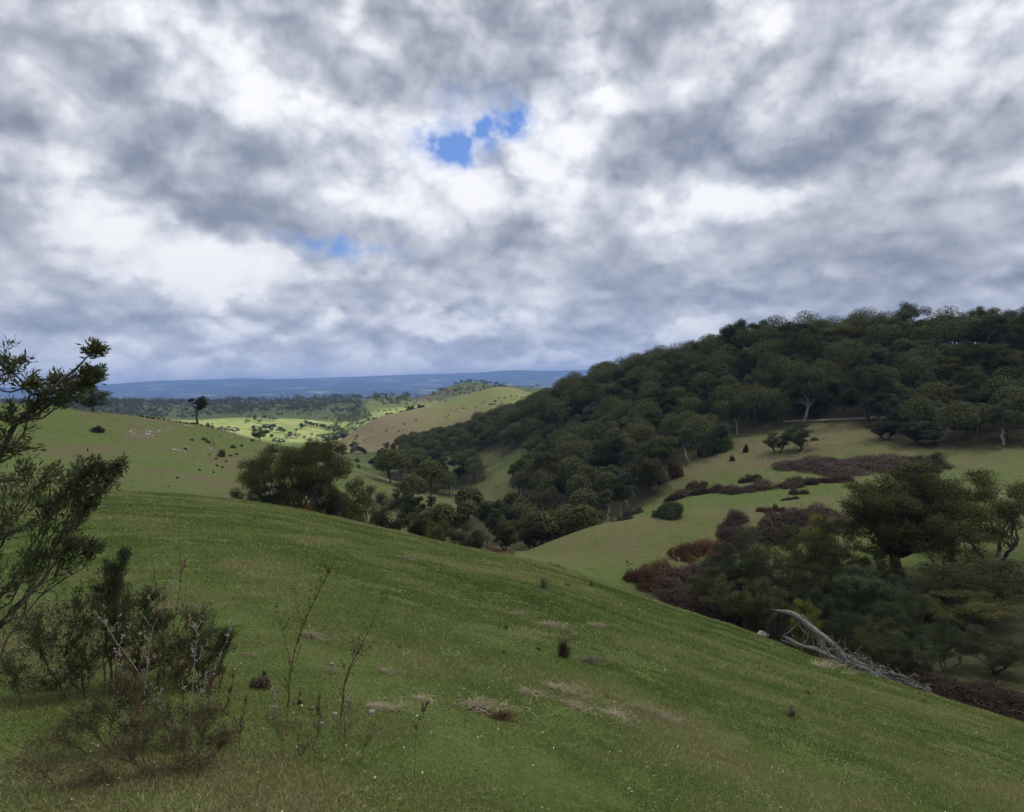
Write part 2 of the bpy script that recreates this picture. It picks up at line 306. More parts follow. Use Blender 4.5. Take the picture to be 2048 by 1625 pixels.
# ------------------------------------------------------------------ terrain
LINES = [  # feature lines of the land, near to far: (photo x, photo y, horizontal distance in metres)
 # floor of the gully behind the near slope
 [(-250,1005,105),(190,1008,104),(330,1015,100),(460,1032,98),(640,1100,100),(780,1160,100),(940,1205,98),(1040,1210,92),(1140,1235,88),(1300,1310,78),(1500,1375,66),(1620,1400,58),(1750,1425,52),(1885,1450,48),(2048,1500,46),(2300,1560,44)],
 # where the next slopes start
 [(-250,985,122),(190,988,122),(330,992,118),(460,1005,118),(640,1038,124),(780,1072,128),(940,1110,124),(1040,1120,100),(1140,1158,96),(1300,1220,88),(1500,1290,78),(1620,1320,72),(1750,1345,66),(1885,1372,61),(2048,1425,58),(2300,1500,56)],
 # middle of those slopes
 [(-250,900,165),(190,905,165),(330,915,165),(460,935,170),(560,955,170),(640,975,170),(780,1020,165),(940,1080,150),(1040,1112,112),(1140,1118,110),(1300,1122,110),(1500,1135,108),(1620,1145,106),(1750,1165,102),(1885,1175,98),(2048,1190,96),(2300,1230,94)],
 # crest: left hill and the grassy lobe on the right
 [(-250,800,205),(60,810,210),(190,822,215),(300,836,225),(400,852,240),(460,866,242),(530,886,240),(640,905,235),(720,940,225),(830,976,215),(955,1026,200),(1000,1080,160),(1040,1104,118),(1110,1080,120),(1200,1050,126),(1300,1032,134),(1400,1020,140),(1550,1004,150),(1690,987,160),(1800,980,165),(1885,978,165),(2048,975,165),(2300,975,165)],
 # hollow behind it
 [(-250,835,300),(190,862,330),(400,892,340),(530,922,340),(640,950,330),(720,990,310),(830,1022,290),(955,1062,250),(1040,1112,180),(1110,1100,172),(1200,1075,165),(1300,1050,160),(1400,1030,162),(1550,1014,168),(1690,998,176),(1885,990,182),(2048,988,182),(2300,985,182)],
 # second small green crest on the right
 [(-250,840,360),(190,862,370),(400,892,370),(530,920,370),(640,945,370),(720,975,350),(830,1010,320),(955,1048,280),(1040,1085,220),(1110,1080,200),(1200,1055,190),(1270,1036,184),(1400,1001,188),(1600,975,196),(1700,966,202),(1885,955,206),(2048,950,206),(2300,950,206)],
 # foot of the wooded hill
 [(-250,842,430),(190,862,430),(400,890,430),(530,912,430),(640,925,430),(720,945,410),(850,992,360),(960,1030,310),(1040,1055,260),(1150,1048,225),(1300,1008,220),(1400,985,218),(1600,952,225),(1750,940,232),(1885,930,236),(2048,925,236),(2300,925,236)],
 # terrace
 [(-250,842,500),(190,860,500),(400,886,500),(530,905,500),(640,912,500),(720,918,480),(760,920,470),(850,950,430),(960,985,370),(1040,985,320),(1150,965,280),(1300,945,262),(1500,918,262),(1700,892,270),(1885,880,276),(2048,875,276),(2300,875,276)],
 # track level
 [(-250,842,560),(190,858,560),(400,882,560),(530,900,560),(640,905,560),(720,908,550),(780,905,530),(850,905,500),(960,930,440),(1040,935,390),(1150,905,350),(1300,878,326),(1500,850,318),(1700,838,318),(1885,832,318),(2048,828,318),(2300,828,318)],
 # wooded ridge
 [(-250,842,620),(190,857,620),(400,880,620),(530,897,620),(640,900,620),(720,905,610),(780,900,600),(850,888,585),(950,862,555),(1040,835,520),(1170,786,470),(1300,757,440),(1400,734,420),(1500,704,405),(1600,698,400),(1700,696,400),(1885,690,400),(2048,690,400),(2300,690,400)],
 # dip behind the ridge
 [(-250,842,680),(190,855,680),(400,876,680),(530,895,680),(640,898,680),(720,906,660),(780,903,650),(850,892,640),(950,868,630),(1040,846,610),(1170,812,620),(1300,800,640),(1500,790,640),(1700,780,640),(2300,770,640)],
 # tan hill: body and ridge
 [(-250,842,740),(190,853,740),(400,872,740),(530,892,740),(640,896,730),(700,890,720),(780,864,710),(880,842,700),(940,828,695),(1000,815,690),(1060,815,690),(1170,808,720),(1500,790,760),(2300,775,760)],
 [(-250,842,800),(190,851,800),(400,869,800),(530,890,800),(640,893,780),(665,889,780),(700,867,790),(740,842,800),(780,828,810),(830,818,820),(880,806,830),(940,789,840),(1000,775,850),(1020,776,850),(1060,787,850),(1170,810,860),(1500,790,900),(2300,775,900)],
 [(-250,842,900),(190,848,900),(400,864,900),(530,886,900),(640,888,900),(700,880,900),(780,848,930),(880,828,950),(1000,800,980),(1060,802,980),(1170,812,980),(1500,790,1000),(2300,775,1000)],
 # sunlit paddocks
 [(-250,838,980),(190,842,980),(400,857,980),(460,864,980),(530,874,980),(590,884,960),(640,882,980),(700,868,1000),(780,835,1050),(880,822,1100),(1000,798,1150),(1060,800,1150),(1170,805,1150),(1500,790,1200),(2300,775,1200)],
 [(-250,832,1180),(190,838,1180),(400,841,1180),(460,839,1180),(530,838,1180),(620,842,1180),(660,848,1180),(700,845,1200),(760,815,1300),(830,806,1350),(880,800,1400),(940,785,1450),(1000,785,1450),(1060,792,1450),(1170,800,1450),(1500,790,1500),(2300,775,1500)],
 [(-250,834,1290),(190,840,1290),(400,846,1290),(530,844,1290),(620,846,1290),(700,838,1350),(740,795,1500),(780,791,1520),(830,797,1560),(880,782,1700),(910,770,1800),(945,765,1850),(990,772,1850),(1060,776,1850),(1170,785,1850),(1500,790,1850),(2300,775,1850)],
 # wooded rise across the valley
 [(-250,828,1500),(190,832,1500),(400,836,1500),(530,833,1500),(620,832,1550),(700,826,1620),(740,806,1750),(830,802,1900),(940,790,2100),(1060,788,2100),(1500,788,2100),(2300,780,2100)],
 [(-250,812,2050),(190,811,2050),(300,810,2050),(400,811,2050),(470,807,2080),(560,804,2100),(640,800,2150),(690,797,2200),(740,801,2250),(830,800,2400),(940,793,2500),(1100,784,2500),(1500,786,2500),(2300,780,2500)],
 [(-250,822,3000),(220,819,3000),(560,811,3000),(940,799,3200),(1100,795,3200),(1500,788,3200),(2300,782,3200)],
 [(-250,812,6500),(220,805,6500),(560,799,6500),(940,790,6500),(1100,786,6500),(1500,775,6500),(2300,752,6500)],
 [(-250,795,10500),(220,792,10500),(400,785,10300),(560,778,10000),(740,776,10200),(940,770,10500),(1100,764,10500),(1500,755,10500),(2300,735,10500)],
 [(-250,782,14000),(215,769,14000),(300,764,14200),(420,759,14500),(480,757,14500),(560,758,14600),(640,756,14800),(800,750,15000),(940,747,15000),(1020,741,15000),(1100,742,15000),(1170,741,15000),(1300,739,15000),(1500,735,15000),(2300,710,15000)],
 [(-250,800,19000),(220,790,19000),(560,780,19000),(1100,765,19000),(1500,755,19000),(2300,730,19000)],
]
CREST = [(-250,978,88),(190,984,86),(330,988,82),(460,1001,78),(640,1030,74),(780,1061,70),(940,1099,66),(1040,1118,63),(1140,1146,60),(1300,1200,54),(1400,1233,50),(1500,1266,46),(1620,1312,41),(1750,1356,37),(1885,1398,34),(2048,1450,32),(2300,1530,30)]
H0 = 1.75

def pchip_rows(X, Y, xq):
    """X, Y (rows, knots) -> values at xq (nq,), one monotone cubic per row"""
    h = np.diff(X, axis=1); dl = np.diff(Y, axis=1) / h
    m = np.zeros_like(Y); w1 = 2 * h[:, 1:] + h[:, :-1]; w2 = h[:, 1:] + 2 * h[:, :-1]
    same = dl[:, :-1] * dl[:, 1:] > 0
    with np.errstate(divide='ignore', invalid='ignore'):
        hm = (w1 + w2) / (w1 / dl[:, :-1] + w2 / dl[:, 1:])
    m[:, 1:-1] = np.where(same, hm, 0); m[:, 0] = dl[:, 0]; m[:, -1] = dl[:, -1]
    out = np.empty((X.shape[0], len(xq)))
    for r in range(X.shape[0]):
        i = np.clip(np.searchsorted(X[r], xq, side='right') - 1, 0, X.shape[1] - 2)
        t = np.clip((xq - X[r, i]) / h[r, i], 0, 1); hh = h[r, i]
        out[r] = (Y[r, i] * (1 + 2 * t) * (1 - t) ** 2 + m[r, i] * hh * t * (1 - t) ** 2 + Y[r, i + 1] * t * t * (3 - 2 * t) + m[r, i + 1] * hh * t * t * (t - 1))
    return out
def line_curve(pts, azq):
    a = np.array([float(azt(p[0], p[1])[0]) for p in pts]); t = np.array([float(azt(p[0], p[1])[1]) for p in pts])
    l = np.log([p[2] for p in pts])
    back_t = 0.5 * (t[0] + t[-1]); back_l = 0.5 * (l[0] + l[-1])
    a = np.concatenate([[-math.pi - .01], a, [math.pi + .01]])
    t = np.concatenate([[back_t], t, [back_t]]); l = np.concatenate([[back_l], l, [back_l]])
    return pchip_rows(a[None], t[None], azq)[0], pchip_rows(a[None], l[None], azq)[0]

AZ = np.concatenate([np.arange(-180, -46, 2.5), np.arange(-46, 46, 0.085), np.arange(46, 180.1, 2.5)]) * math.pi / 180
AZ[-1] = math.pi
LD = np.linspace(math.log(0.4), math.log(19000), 1000)
tc_, lc_ = line_curve(CREST, AZ); dc = np.exp(lc_)
cc = H0 / dc ** 2; ss = -tc_ - 2 * H0 / dc
KX, KY = [], []
for f in np.concatenate([[0.3 / 60], np.geomspace(0.008, 1.0, 22)]):
    d = dc * f; KX.append(np.log(d)); KY.append(-(H0 / d + ss + cc * d))
prev = KX[-1]
for L in LINES:
    t, l = line_curve(L, AZ); l = np.maximum(l, prev + 0.02); KX.append(l); KY.append(t); prev = l
KX = np.stack(KX, 1); KY = np.stack(KY, 1)
T = pchip_rows(KX, KY, LD)
D = np.exp(LD)[None, :].repeat(len(AZ), 0)
GX = np.sin(AZ)[:, None] * D; GY = np.cos(AZ)[:, None] * D
GZ = T * D
# ground unevenness at every scale
GZ += 0.035 * fbm(GX / 1.1, GY / 1.1, 4) * sstep(D, 0.5, 3)
GZ += 0.22 * fbm(GX / 7, GY / 7, 3) * sstep(D, 4, 60)
GZ += 1.0 * fbm(GX / 28 + 5, GY / 28, 3) * sstep(D, 90, 260) * (1 - 0.5 * sstep(D, 190, 200) * (1 - sstep(D, 200, 230)))
GZ += 7.0 * fbm(GX / 170, GY / 170, 4) * sstep(D, 900, 1800)
GZ += 3.0 * fbm(GX / 90, GY / 90, 4) * sstep(D, 550, 900)
GZ += 46.0 * fbm(GX / 900, GY / 900, 5) * sstep(D, 5000, 12000) * (1 - .6 * sstep(D, 13000, 14500))
# cattle terraces contouring the left hill
def height(x, y):
    x = np.asarray(x, float); y = np.asarray(y, float)
    a = np.arctan2(x, y); l = np.log(np.maximum(np.hypot(x, y), 0.41))
    i = np.clip(np.searchsorted(AZ, a, side='right') - 1, 0, len(AZ) - 2); j = np.clip(np.floor((l - LD[0]) / (LD[1] - LD[0])).astype(int), 0, len(LD) - 2)
    fa = (a - AZ[i]) / (AZ[i + 1] - AZ[i]); fl = (l - LD[j]) / (LD[1] - LD[0])
    return (GZ[i, j] * (1 - fa) + GZ[i + 1, j] * fa) * (1 - fl) + (GZ[i, j + 1] * (1 - fa) + GZ[i + 1, j + 1] * fa) * fl
def ground(px, py, dmin=1.0, dmax=18000):
    """first ground point met along the view through (px, py), no nearer than dmin"""
    a, t = azt(px, py); a = float(a); t = float(t)
    d = np.geomspace(dmin, dmax, 4000); x = d * math.sin(a); y = d * math.cos(a)
    z = height(x, y); k = np.nonzero(z >= t * d)[0]
    k = k[0] if len(k) else int(np.argmax(z / d))
    return np.array([x[k], y[k], z[k]])
def stand(px, d):
    """ground point at distance d in photo column px (taken at the height of the ground)"""
    py = 900.0
    for _ in range(6):
        a = float(azt(px, py)[0]); x = d * math.sin(a); y = d * math.cos(a); z = float(height(x, y)); py = float(project((x, y, z))[1])
    return np.array([x, y, z])

# ground cover attributes (what grows there)
PX, PY = project(np.stack([GX, GY, GZ], -1).reshape(-1, 3)); PX = PX.reshape(GX.shape); PY = PY.reshape(GX.shape)
n1 = fbm(GX / 14, GY / 14, 5, .6); n2 = fbm(GX / 3.0 + 40, GY / 3.0, 4, .6); n3 = fbm(GX / 60 + 9, GY / 60, 4, .55); n4 = fbm(GX / 300, GY / 300, 5, .6)
dry = np.zeros_like(GX); bare = np.zeros_like(GX); wood = np.zeros_like(GX); far = sstep(D, 3500, 6000)
DCR = dc[:, None]
rel = D / DCR
A = 1 - sstep(rel, 1.05, 1.3)
dry += A * (0.12 + 0.55 * sstep(rel, 0.75, 1.05) * 0.7 + 0.55 * n2 + 0.4 * n1 + 0.35 * sstep(PX, 1200, 1800) * 1)
hillB = sstep(rel, 1.15, 1.5) * (1 - sstep(D, 240, 300)) * (1 - sstep(PX, 980, 1040))
dry += hillB * (0.42 + 0.6 * n1 + 0.4 * n2); bare += hillB * np.clip(0.50 + 1.5 * n1 + .9 * n2 - 0.3 * sstep(PY, 830, 900) * (1 - sstep(PY, 905, 960)), 0, 1) * .6
hillD = (1 - sstep(D, 300, 340)) * sstep(rel, 1.15, 1.6) * sstep(PX, 980, 1040)
dry += hillD * (0.36 + 0.7 * n1 + 0.3 * n2) - hillD * .7 * sstep(D, 172, 184) * (1 - sstep(D, 205, 215)) * sstep(PX, 1230, 1300) * (1 - sstep(PX, 1600, 1680))
dry += hillD * 0.5 * sstep(D, 125, 150) * (1 - sstep(D, 160, 180)) * sstep(PX, 1350, 1650)
hillC = sstep(D, 225, 260) * (1 - sstep(D, 470, 620)) * sstep(PX, 700, 800)
dry += hillC * (0.6 + .6 * n3); 
hillE = sstep(D, 630, 690) * (1 - sstep(D, 850, 900)) * sstep(PX, 650, 690)
dry += hillE * (1.15 + 0.8 * n3 - 0.55 * sstep(PY, 870, 780)); bare += hillE * np.clip(.45 + n3, 0, 1) * sstep(PY, 790, 850)
val = sstep(D, 900, 960); pad = val * (1 - sstep(D, 1200, 1300)); hay = pad * np.clip(.75 + .9 * fbm(GX / 120 + 3, GY / 120, 4), 0, 1); dry += val * (0.30 + 0.9 * n4)
# scattered earth under the woods: fills in where trees stand
dry = np.clip(dry, 0, 1.3); bare = np.clip(bare, 0, 1)
far_w = far * 1.0

nA, nD = GX.shape
V = np.stack([GX, GY, GZ], -1).reshape(-1, 3)
ii, jj = np.meshgrid(np.arange(nA - 1), np.arange(nD - 1), indexing='ij')
Fq = np.stack([ii * nD + jj, ii * nD + jj + 1, (ii + 1) * nD + jj + 1, (ii + 1) * nD + jj], -1).reshape(-1, 4)

def terrain_material():
    m, n = mat_new('pasture_ground')
    g = n.n('ShaderNodeNewGeometry').outputs['Position']
    at = lambda nm: n.n('ShaderNodeAttribute', attribute_name=nm).outputs['Fac']
    hay_ = at('hay'); dry_, bare_, far_, wood_ = at('dry'), at('bare'), at('far'), at('wood')
    nf = n.noise(g, 9.0, 6, 0.7); nm_ = n.noise(g, 0.9, 6, 0.65); nl = n.noise(g, 0.05, 5, 0.6)
    ns = n.noise(g, 45.0, 3, 0.7)
    green = n.mix(n.map(nm_, .35, .65), (.060, .092, .020), (.108, .142, .038))
    green = n.mix(n.map(nf, .42, .7), green, (.105, .125, .042))
    zs = n.n('ShaderNodeMapping', i_0=g); zs.inputs['Scale'].default_value = (.10, .10, 2.4); ter = n.noise(zs.outputs[0], 1.0, 4, .65)
    straw = n.mix(n.map(nf, .35, .65), (.090, .080, .038), (.175, .150, .078))
    f = n.m('ADD', dry_, n.m('MULTIPLY', n.m('SUBTRACT', nm_, .5), 1.1)); f = n.m('ADD', f, n.m('MULTIPLY', n.m('SUBTRACT', ter, .5), 1.1)); f = n.m('ADD', f, n.m('MULTIPLY', n.m('SUBTRACT', ns, .5), .9))
    c = n.mix(n.map(f, .15, 1.05, 0, .92), green, straw)
    f2 = n.m('ADD', bare_, n.m('MULTIPLY', n.m('SUBTRACT', nm_, .5), 1.2))
    c = n.mix(n.map(f2, .25, .9, 0, .8), c, (.12, .088, .060))
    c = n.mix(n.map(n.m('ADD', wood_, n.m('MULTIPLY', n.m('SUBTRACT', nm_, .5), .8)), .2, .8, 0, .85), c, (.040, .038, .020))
    # far country: forest broken by cleared paddocks
    fo = n.noise(g, 0.0016, 8, 0.62); fc = n.mix(n.map(fo, .54, .66), (.024, .036, .034), (.20, .23, .16))
    c = n.mix(n.m('MULTIPLY', hay_, .9), c, n.mix(n.map(nl, .4, .62), (.150, .205, .052), (.27, .275, .11)))
    c = n.mix(far_, c, fc)
    b = n.n('ShaderNodeBsdfPrincipled'); n.put(b.inputs['Base Color'], c); b.inputs['Roughness'].default_value = .95; b.inputs['Specular IOR Level'].default_value = .1
    bp = n.n('ShaderNodeBump'); n.put(bp.inputs['Height'], n.m('ADD', nf, n.m('MULTIPLY', ns, .35))); bp.inputs['Strength'].default_value = .7; bp.inputs['Distance'].default_value = .06
    bp2 = n.n('ShaderNodeBump'); n.put(bp2.inputs['Height'], nm_); bp2.inputs['Strength'].default_value = .6; bp2.inputs['Distance'].default_value = .35; n.put(bp2.inputs['Normal'], bp.outputs[0])
    n.put(b.inputs['Normal'], bp2.outputs[0]); n.n('ShaderNodeOutputMaterial', i_0=b.outputs[0]); return m
M['land'] = terrain_material()

# ------------------------------------------------------------------ tree builders
def curve(a, b, sag, n=7, g=rng, wob=0.04):
    a = np.asarray(a, float); b = np.asarray(b, float); t = np.linspace(0, 1, n)[:, None]
    L = np.linalg.norm(b - a)
    p = a * (1 - t) + b * t + np.array([0, 0, 1.0]) * sag * L * np.sin(t * math.pi)
    w_ = g.normal(size=(n, 3)) * wob * L; w_[0] = 0; w_[-1] = 0
    return p + w_
def gum_meshes(seed, h, w, bole=.3, nc=26, leaves=9000, leaf=.32, flat=.85, trunk_r=None, lean=.06, low=0.0, fm='gum', bm='bark', hollow=.5, stems=1, rcf=.17, dome=1.0, asp=.7, sq=False):
    g = np.random.default_rng(seed); tr = Geo(); cr = Geo(); r0 = trunk_r or h * .028
    tops = []
    for k in range(stems):
        off = np.array([g.normal() * .03 * w, g.normal() * .03 * w, 0]) * (stems > 1)
        spread = 0 if stems == 1 else .18 * w
        fork = np.array([g.normal() * lean * h + spread * math.cos(2.1 * k + 1), g.normal() * lean * h + spread * math.sin(2.1 * k + 1), h * bole * g.uniform(.85, 1.1)])
        p = curve(off - np.array([0, 0, h * .06]), fork, 0, 6, g, .03); p[:, 2] = np.linspace(-h * .06, fork[2], 6)
        tr.tube(p, np.linspace(r0 * 1.25, r0 * .8, 6), 7, .25, g); tops.append(fork)
    # clump centres over a lumpy dome
    c = []
    cz0 = h * (bole + (1 - bole) * .40); rz_ = h - cz0
    tries = 0
    while len(c) < nc and tries < 4000:
        tries += 1
        d = g.normal(size=3); d /= np.linalg.norm(d); d[2] = d[2] * .9 + .18
        if d[2] < -.62 + low * -.4: continue
        if sq: d[2] = np.sign(d[2]) * abs(d[2]) ** .7; d[:2] /= max(np.linalg.norm(d[:2]), .3) ** .45
        rr = g.uniform(.55, .86) if g.random() > .25 else g.uniform(.15, .5)
        q = np.array([d[0] * w * .5 * rr, d[1] * w * .5 * rr, cz0 + d[2] * rz_ * rr * (dome if d[2] > 0 else 1.1)])
        if all(np.linalg.norm((q - o[0]) * (1, 1, 1.2)) > w * rcf * .72 for o in c) or tries > 2500:
            c.append((q, w * rcf * g.uniform(.75, 1.25)))
    wts = np.array([o[1] ** 2 for o in c]); wts = wts / wts.sum()
    for (q, rc), wt in zip(c, wts):
        f = min(tops, key=lambda o: np.linalg.norm((o - q)[:2]))
        tip = q - np.array([0, 0, rc * .25]); lm = curve(f, tip, .06, 7, g, .045)
        L = np.linalg.norm(q - f)
        tr.tube(lm, np.linspace(r0 * g.uniform(.32, .5), r0 * .09, 7), 5)
        for _ in range(4):      # twigs that carry the clump
            e = q + g.normal(size=3) * rc * .55; e[2] = q[2] + abs(g.normal()) * rc * .3
            tr.tube(curve(lm[4 + g.integers(0, 3)], e, .05, 4, g, .05), np.linspace(r0 * .12, r0 * .03, 4), 3)
        n = int(leaves * wt)
        d = g.normal(size=(n, 3)); d /= np.linalg.norm(d, axis=1, keepdims=True)
        d[:, 2] = np.where(d[:, 2] < -.5, d[:, 2] * .6, d[:, 2])
        # each clump is itself a handful of sprays
        ns = 9; sd = g.normal(size=(ns, 3)); sd /= np.linalg.norm(sd, axis=1, keepdims=True); sd[:, 2] = sd[:, 2] * .75 + .22
        wh = g.integers(0, ns, n); rr = g.uniform(hollow, 1.0, n) ** .8
        pos = q + (sd[wh] * .52 + d * .50 * rr[:, None]) * rc * np.array([1.05, 1.05, flat]) + g.normal(size=(n, 3)) * rc * .045
        nr = d * .6 + g.normal(size=(n, 3)) * .75 + np.array([0, 0, .45])
        cr.leaves(pos, nr, leaf * g.uniform(.5, 1.3, n), asp, g)
    return tr.mesh('trunk', M[bm], True), cr.mesh('crown', M[fm])
def plant(name, meshes, loc, rz, sc, label, cat, group=None):
    o = link(name, None, None, loc, rz, sc); o.empty_display_size = .5
    names = ['trunk', 'crown'] if len(meshes) == 2 else ['crown']
    for nm, me in zip(names, meshes): link(nm, me, o)
    return tag(o, label, cat, group)
def spot(px, top, wpx, d):
    b = stand(px, d); zt = P(px, top, d)[2]
    return b, max(zt - b[2], .3), wpx / FOC * d
def place(o_meshes, mh, mw, px, top, wpx, d, name, label, cat, group=None, hmul=1.0):
    b, h, w_ = spot(px, top, wpx, d)
    return plant(name, o_meshes, b, rng.uniform(0, 6.28), (w_ / mw, w_ / mw, h / mh * hmul), label, cat, group)

# ------------------------------------------------------------------ the wood on the right hill
FV = []
for i, (h, w_, kw) in enumerate([
    (15, 14, dict(fm='gum', nc=18, leaves=20000)), (14, 12, dict(fm='gum', nc=14, leaves=20000)), (16, 13, dict(fm='gum_olive', nc=17, leaves=20000, bm='bark_pale')),
    (13, 12, dict(fm='gum_grey', nc=14, leaves=20000, bm='bark_pale')), (16, 12, dict(fm='gum', nc=14, leaves=20000, bole=.4, bm='bark_pale')), (12, 12, dict(fm='gum_grey', nc=13, leaves=20000, bole=.2)),
    (17, 15, dict(fm='gum_olive', nc=21, leaves=20000, rcf=.17)), (14, 10, dict(fm='gum', nc=12, leaves=20000, bole=.25)), (13, 9, dict(fm='gum_grey', nc=12, leaves=9000, bole=.42, bm='bark_pale', hollow=.3))]):
    FV.append((gum_meshes(100 + i, h, w_, leaf=.29, flat=.85, dome=1.0, rcf=kw.pop('rcf', .20), **kw), h, w_))
def inpoly(px, py, poly):
    r = False; n = len(poly)
    for i in range(n):
        x1, y1 = poly[i]; x2, y2 = poly[(i + 1) % n]
        if (y1 > py) != (y2 > py) and px < (x2 - x1) * (py - y1) / (y2 - y1) + x1: r = not r
    return r
WOOD = [(2300, 640), (1880, 640), (1500, 690), (1400, 725), (1300, 750), (1170, 780), (1040, 828), (950, 855), (850, 882), (800, 898), (795, 925), (850, 915), (900, 915), (1000, 895), (1070, 905), (1120, 900), (1060, 945), (1030, 985), (1040, 1010), (1090, 1045), (1140, 1075), (1230, 1045), (1290, 1000), (1340, 975), (1370, 930), (1400, 915), (1470, 885), (1500, 868), (1600, 852), (1700, 843), (1740, 845), (1780, 870), (1840, 900), (1900, 900), (2300, 900)]
CREEK = [(800, 1005), (870, 1015), (900, 1040), (960, 1030), (1040, 1010), (1100, 1040), (1180, 1060), (1190, 1085), (1100, 1110), (1060, 1140), (960, 1140), (900, 1110), (850, 1085)]
STRIP = [(905, 945), (960, 930), (975, 945), (960, 965), (915, 985)]; STRIP2 = [(800, 930), (850, 925), (850, 945), (790, 975), (770, 965)]; STRIP3 = [(850, 960), (890, 950), (900, 990), (850, 990)]
spots = []; g0 = np.random.default_rng(5)
for x in np.arange(-120, 520, 9.6):
    for y in np.arange(120, 660, 9.6):
        xx = x + g0.uniform(-3.6, 3.6); yy = y + g0.uniform(-3.6, 3.6); zz = float(height(xx, yy)); d = math.hypot(xx, yy)
        if d < 140 or d > 640 or yy < 60: continue
        px, py = project((xx, yy, zz))
        if px > 2150 or px < 700: continue
        near_creek = d < 300 and inpoly(px, py, CREEK)
        inside = (d > 205 and inpoly(px, py, WOOD)) or inpoly(px, py, STRIP) or inpoly(px, py, STRIP2) or inpoly(px, py, STRIP3)
        if not (inside or near_creek): continue
        a, t = azt(px, py - 25)
        # on the far side of the ridge: keep a fringe only
        dd = np.linspace(40, d - 12, 90); hid = np.max((height(np.sin(a) * dd, np.cos(a) * dd)) / dd) > (zz + 10) / d
        if hid: continue
        spots.append((d, xx, yy, zz, px, py, near_creek))
spots.sort(); print('wood', len(spots))
def region(px, py, d, creek):
    if creek: return 'dark gum tree in the creek wood below the near green slope', 'gum trees along the creek in the valley floor', 'creek'
    if px > 1500 and py < 790: return 'dark gum tree in the dense wood on the upper right hilltop', 'gum trees on the upper right hill', 'top'
    if px > 1250: return 'dark gum tree in the dense wood on the face of the right hill', 'gum trees on the face of the right hill', 'face'
    if d < 330: return 'dark gum tree in the lower wood left of the bramble terraces', 'gum trees in the lower wood', 'low'
    return 'dark gum tree in the wood running down towards the tan hill', 'gum trees beside the tan hill', 'arm'
wood_pts = []
NIND = 215
rest_wood = []
for k, (d, xx, yy, zz, px, py, cr_) in enumerate(spots):
    v = g0.integers(0, len(FV)); me, mh, mw = FV[v]
    s_ = g0.uniform(.72, 1.28) * (1.0 if py < 860 else .85) * (.72 if cr_ else 1.0) * (.8 if d < 240 else 1.0)
    if 300 < d and px > 1200 and g0.random() < .18: s_ *= 1.25
    if d > 470: s_ *= .8
    wood_pts.append((xx, yy))
    if k % 2 == 0 and len(rest_wood) * 0 + k // 2 < NIND or k >= len(spots) - 0:
        lab, grp, _ = region(px, py, d, cr_)
        plant('gum_tree', me, (xx, yy, zz - .3), g0.uniform(0, 6.28), (s_ * g0.uniform(.9, 1.15), s_ * g0.uniform(.9, 1.15), s_ * g0.uniform(.85, 1.1)), lab, 'tree', grp)
    else: rest_wood.append((xx, yy, zz - .3, s_))
for k in range(70):
    px = g0.uniform(615, 830); d = g0.uniform(330, 600); q = stand(px, d); me, mh, mw = FV[[0, 3, 5, 7][k % 4]]; s_ = g0.uniform(.3, .62)
    if g0.random() < .35 and px > 700: continue
    plant('scrub_tree', me, q, g0.uniform(0, 6.28), s_, 'small dark tree in the scrubby valley between the left hill and the tan hill', 'tree', 'scrub trees in the valley behind the left hill')
# the trees past the first few hundred: one mass
def far_tree(g, x, y, z, h, w_, n, geo, trg=None, leaf=.8):
    nc = max(3, n // 14); c = g.normal(size=(nc, 3)); c /= np.linalg.norm(c, axis=1, keepdims=True); c[:, 2] = np.abs(c[:, 2])
    ce = np.array([x, y, z + h * .52]) + c * np.array([w_ * .34, w_ * .34, h * .36])
    wh = g.integers(0, nc, n); d = g.normal(size=(n, 3)); d /= np.linalg.norm(d, axis=1, keepdims=True)
    geo.leaves(ce[wh] + d * w_ * .17 * np.array([1, 1, .75]), d + g.normal(size=(n, 3)) * .5 + np.array([0, 0, .4]), leaf * g.uniform(.6, 1.3, n), .8, g)
    if trg is not None: trg.tube([(x, y, z - .5), (x + g.normal() * .3, y, z + h * .3), (x + g.normal() * .6, y, z + h * .6)], [w_ * .03, w_ * .025, w_ * .012], 4)
gm = Geo(); gt = Geo()
for (x, y, z, s_) in rest_wood: far_tree(g0, x, y, z, 15 * s_, 13 * s_, 3200, gm, gt, .50)
if rest_wood:
    ow = link('woodland', gm.mesh('woodland', M['gum'])); tag(ow, kind='stuff')
    ot = link('woodland_trunks', gt.mesh('woodland_trunks', M['bark'], True), ow); tag(ot, kind='stuff')

# ------------------------------------------------------------------ far woods and paddock trees
SV = []
for i, (fm, leaf, n) in enumerate([('gum', .9, 1500), ('gum', .9, 1500), ('gum_grey', .9, 1400), ('pale', .9, 1300), ('gum_olive', .9, 1500)]):
    SV.append((gum_meshes(300 + i, 11, 12, bole=.2, nc=12, leaves=n, leaf=leaf, fm=fm, bm='bark_pale' if fm == 'pale' else 'bark', rcf=.2), 11, 12))
sun_trees = [  # photo x, base y, width px, variant
 (419,858,13,3),(444,863,11,3),(458,866,14,3),(470,867,13,3),(493,847,9,3),(512,843,9,3),(520,847,11,3),(499,838,9,3),(507,839,10,2),(530,840,11,2),(540,842,12,3),(548,843,11,3),
 (511,861,11,2),(519,862,10,3),(529,860,12,2),(538,861,13,2),(548,858,11,2),(543,864,7,0),(560,866,12,0),(568,867,9,0),(575,877,11,3),(583,874,11,2),(594,877,12,3),
 (604,859,12,0),(613,851,10,0),(620,852,9,2),(627,854,9,2),(634,856,9,0),(641,857,10,2),(648,858,10,2),(655,860,10,3),(662,861,10,2),(669,866,11,0),(546,877,9,2),(554,888,14,3),(562,889,12,3),
 (609,878,6,0),(636,876,8,3),(645,880,12,0),(654,882,14,3),(660,886,12,3),(621,886,12,3),(624,871,5,0),(676,862,9,0),(684,866,10,0),(592,864,6,0),(554,862,4,0)]
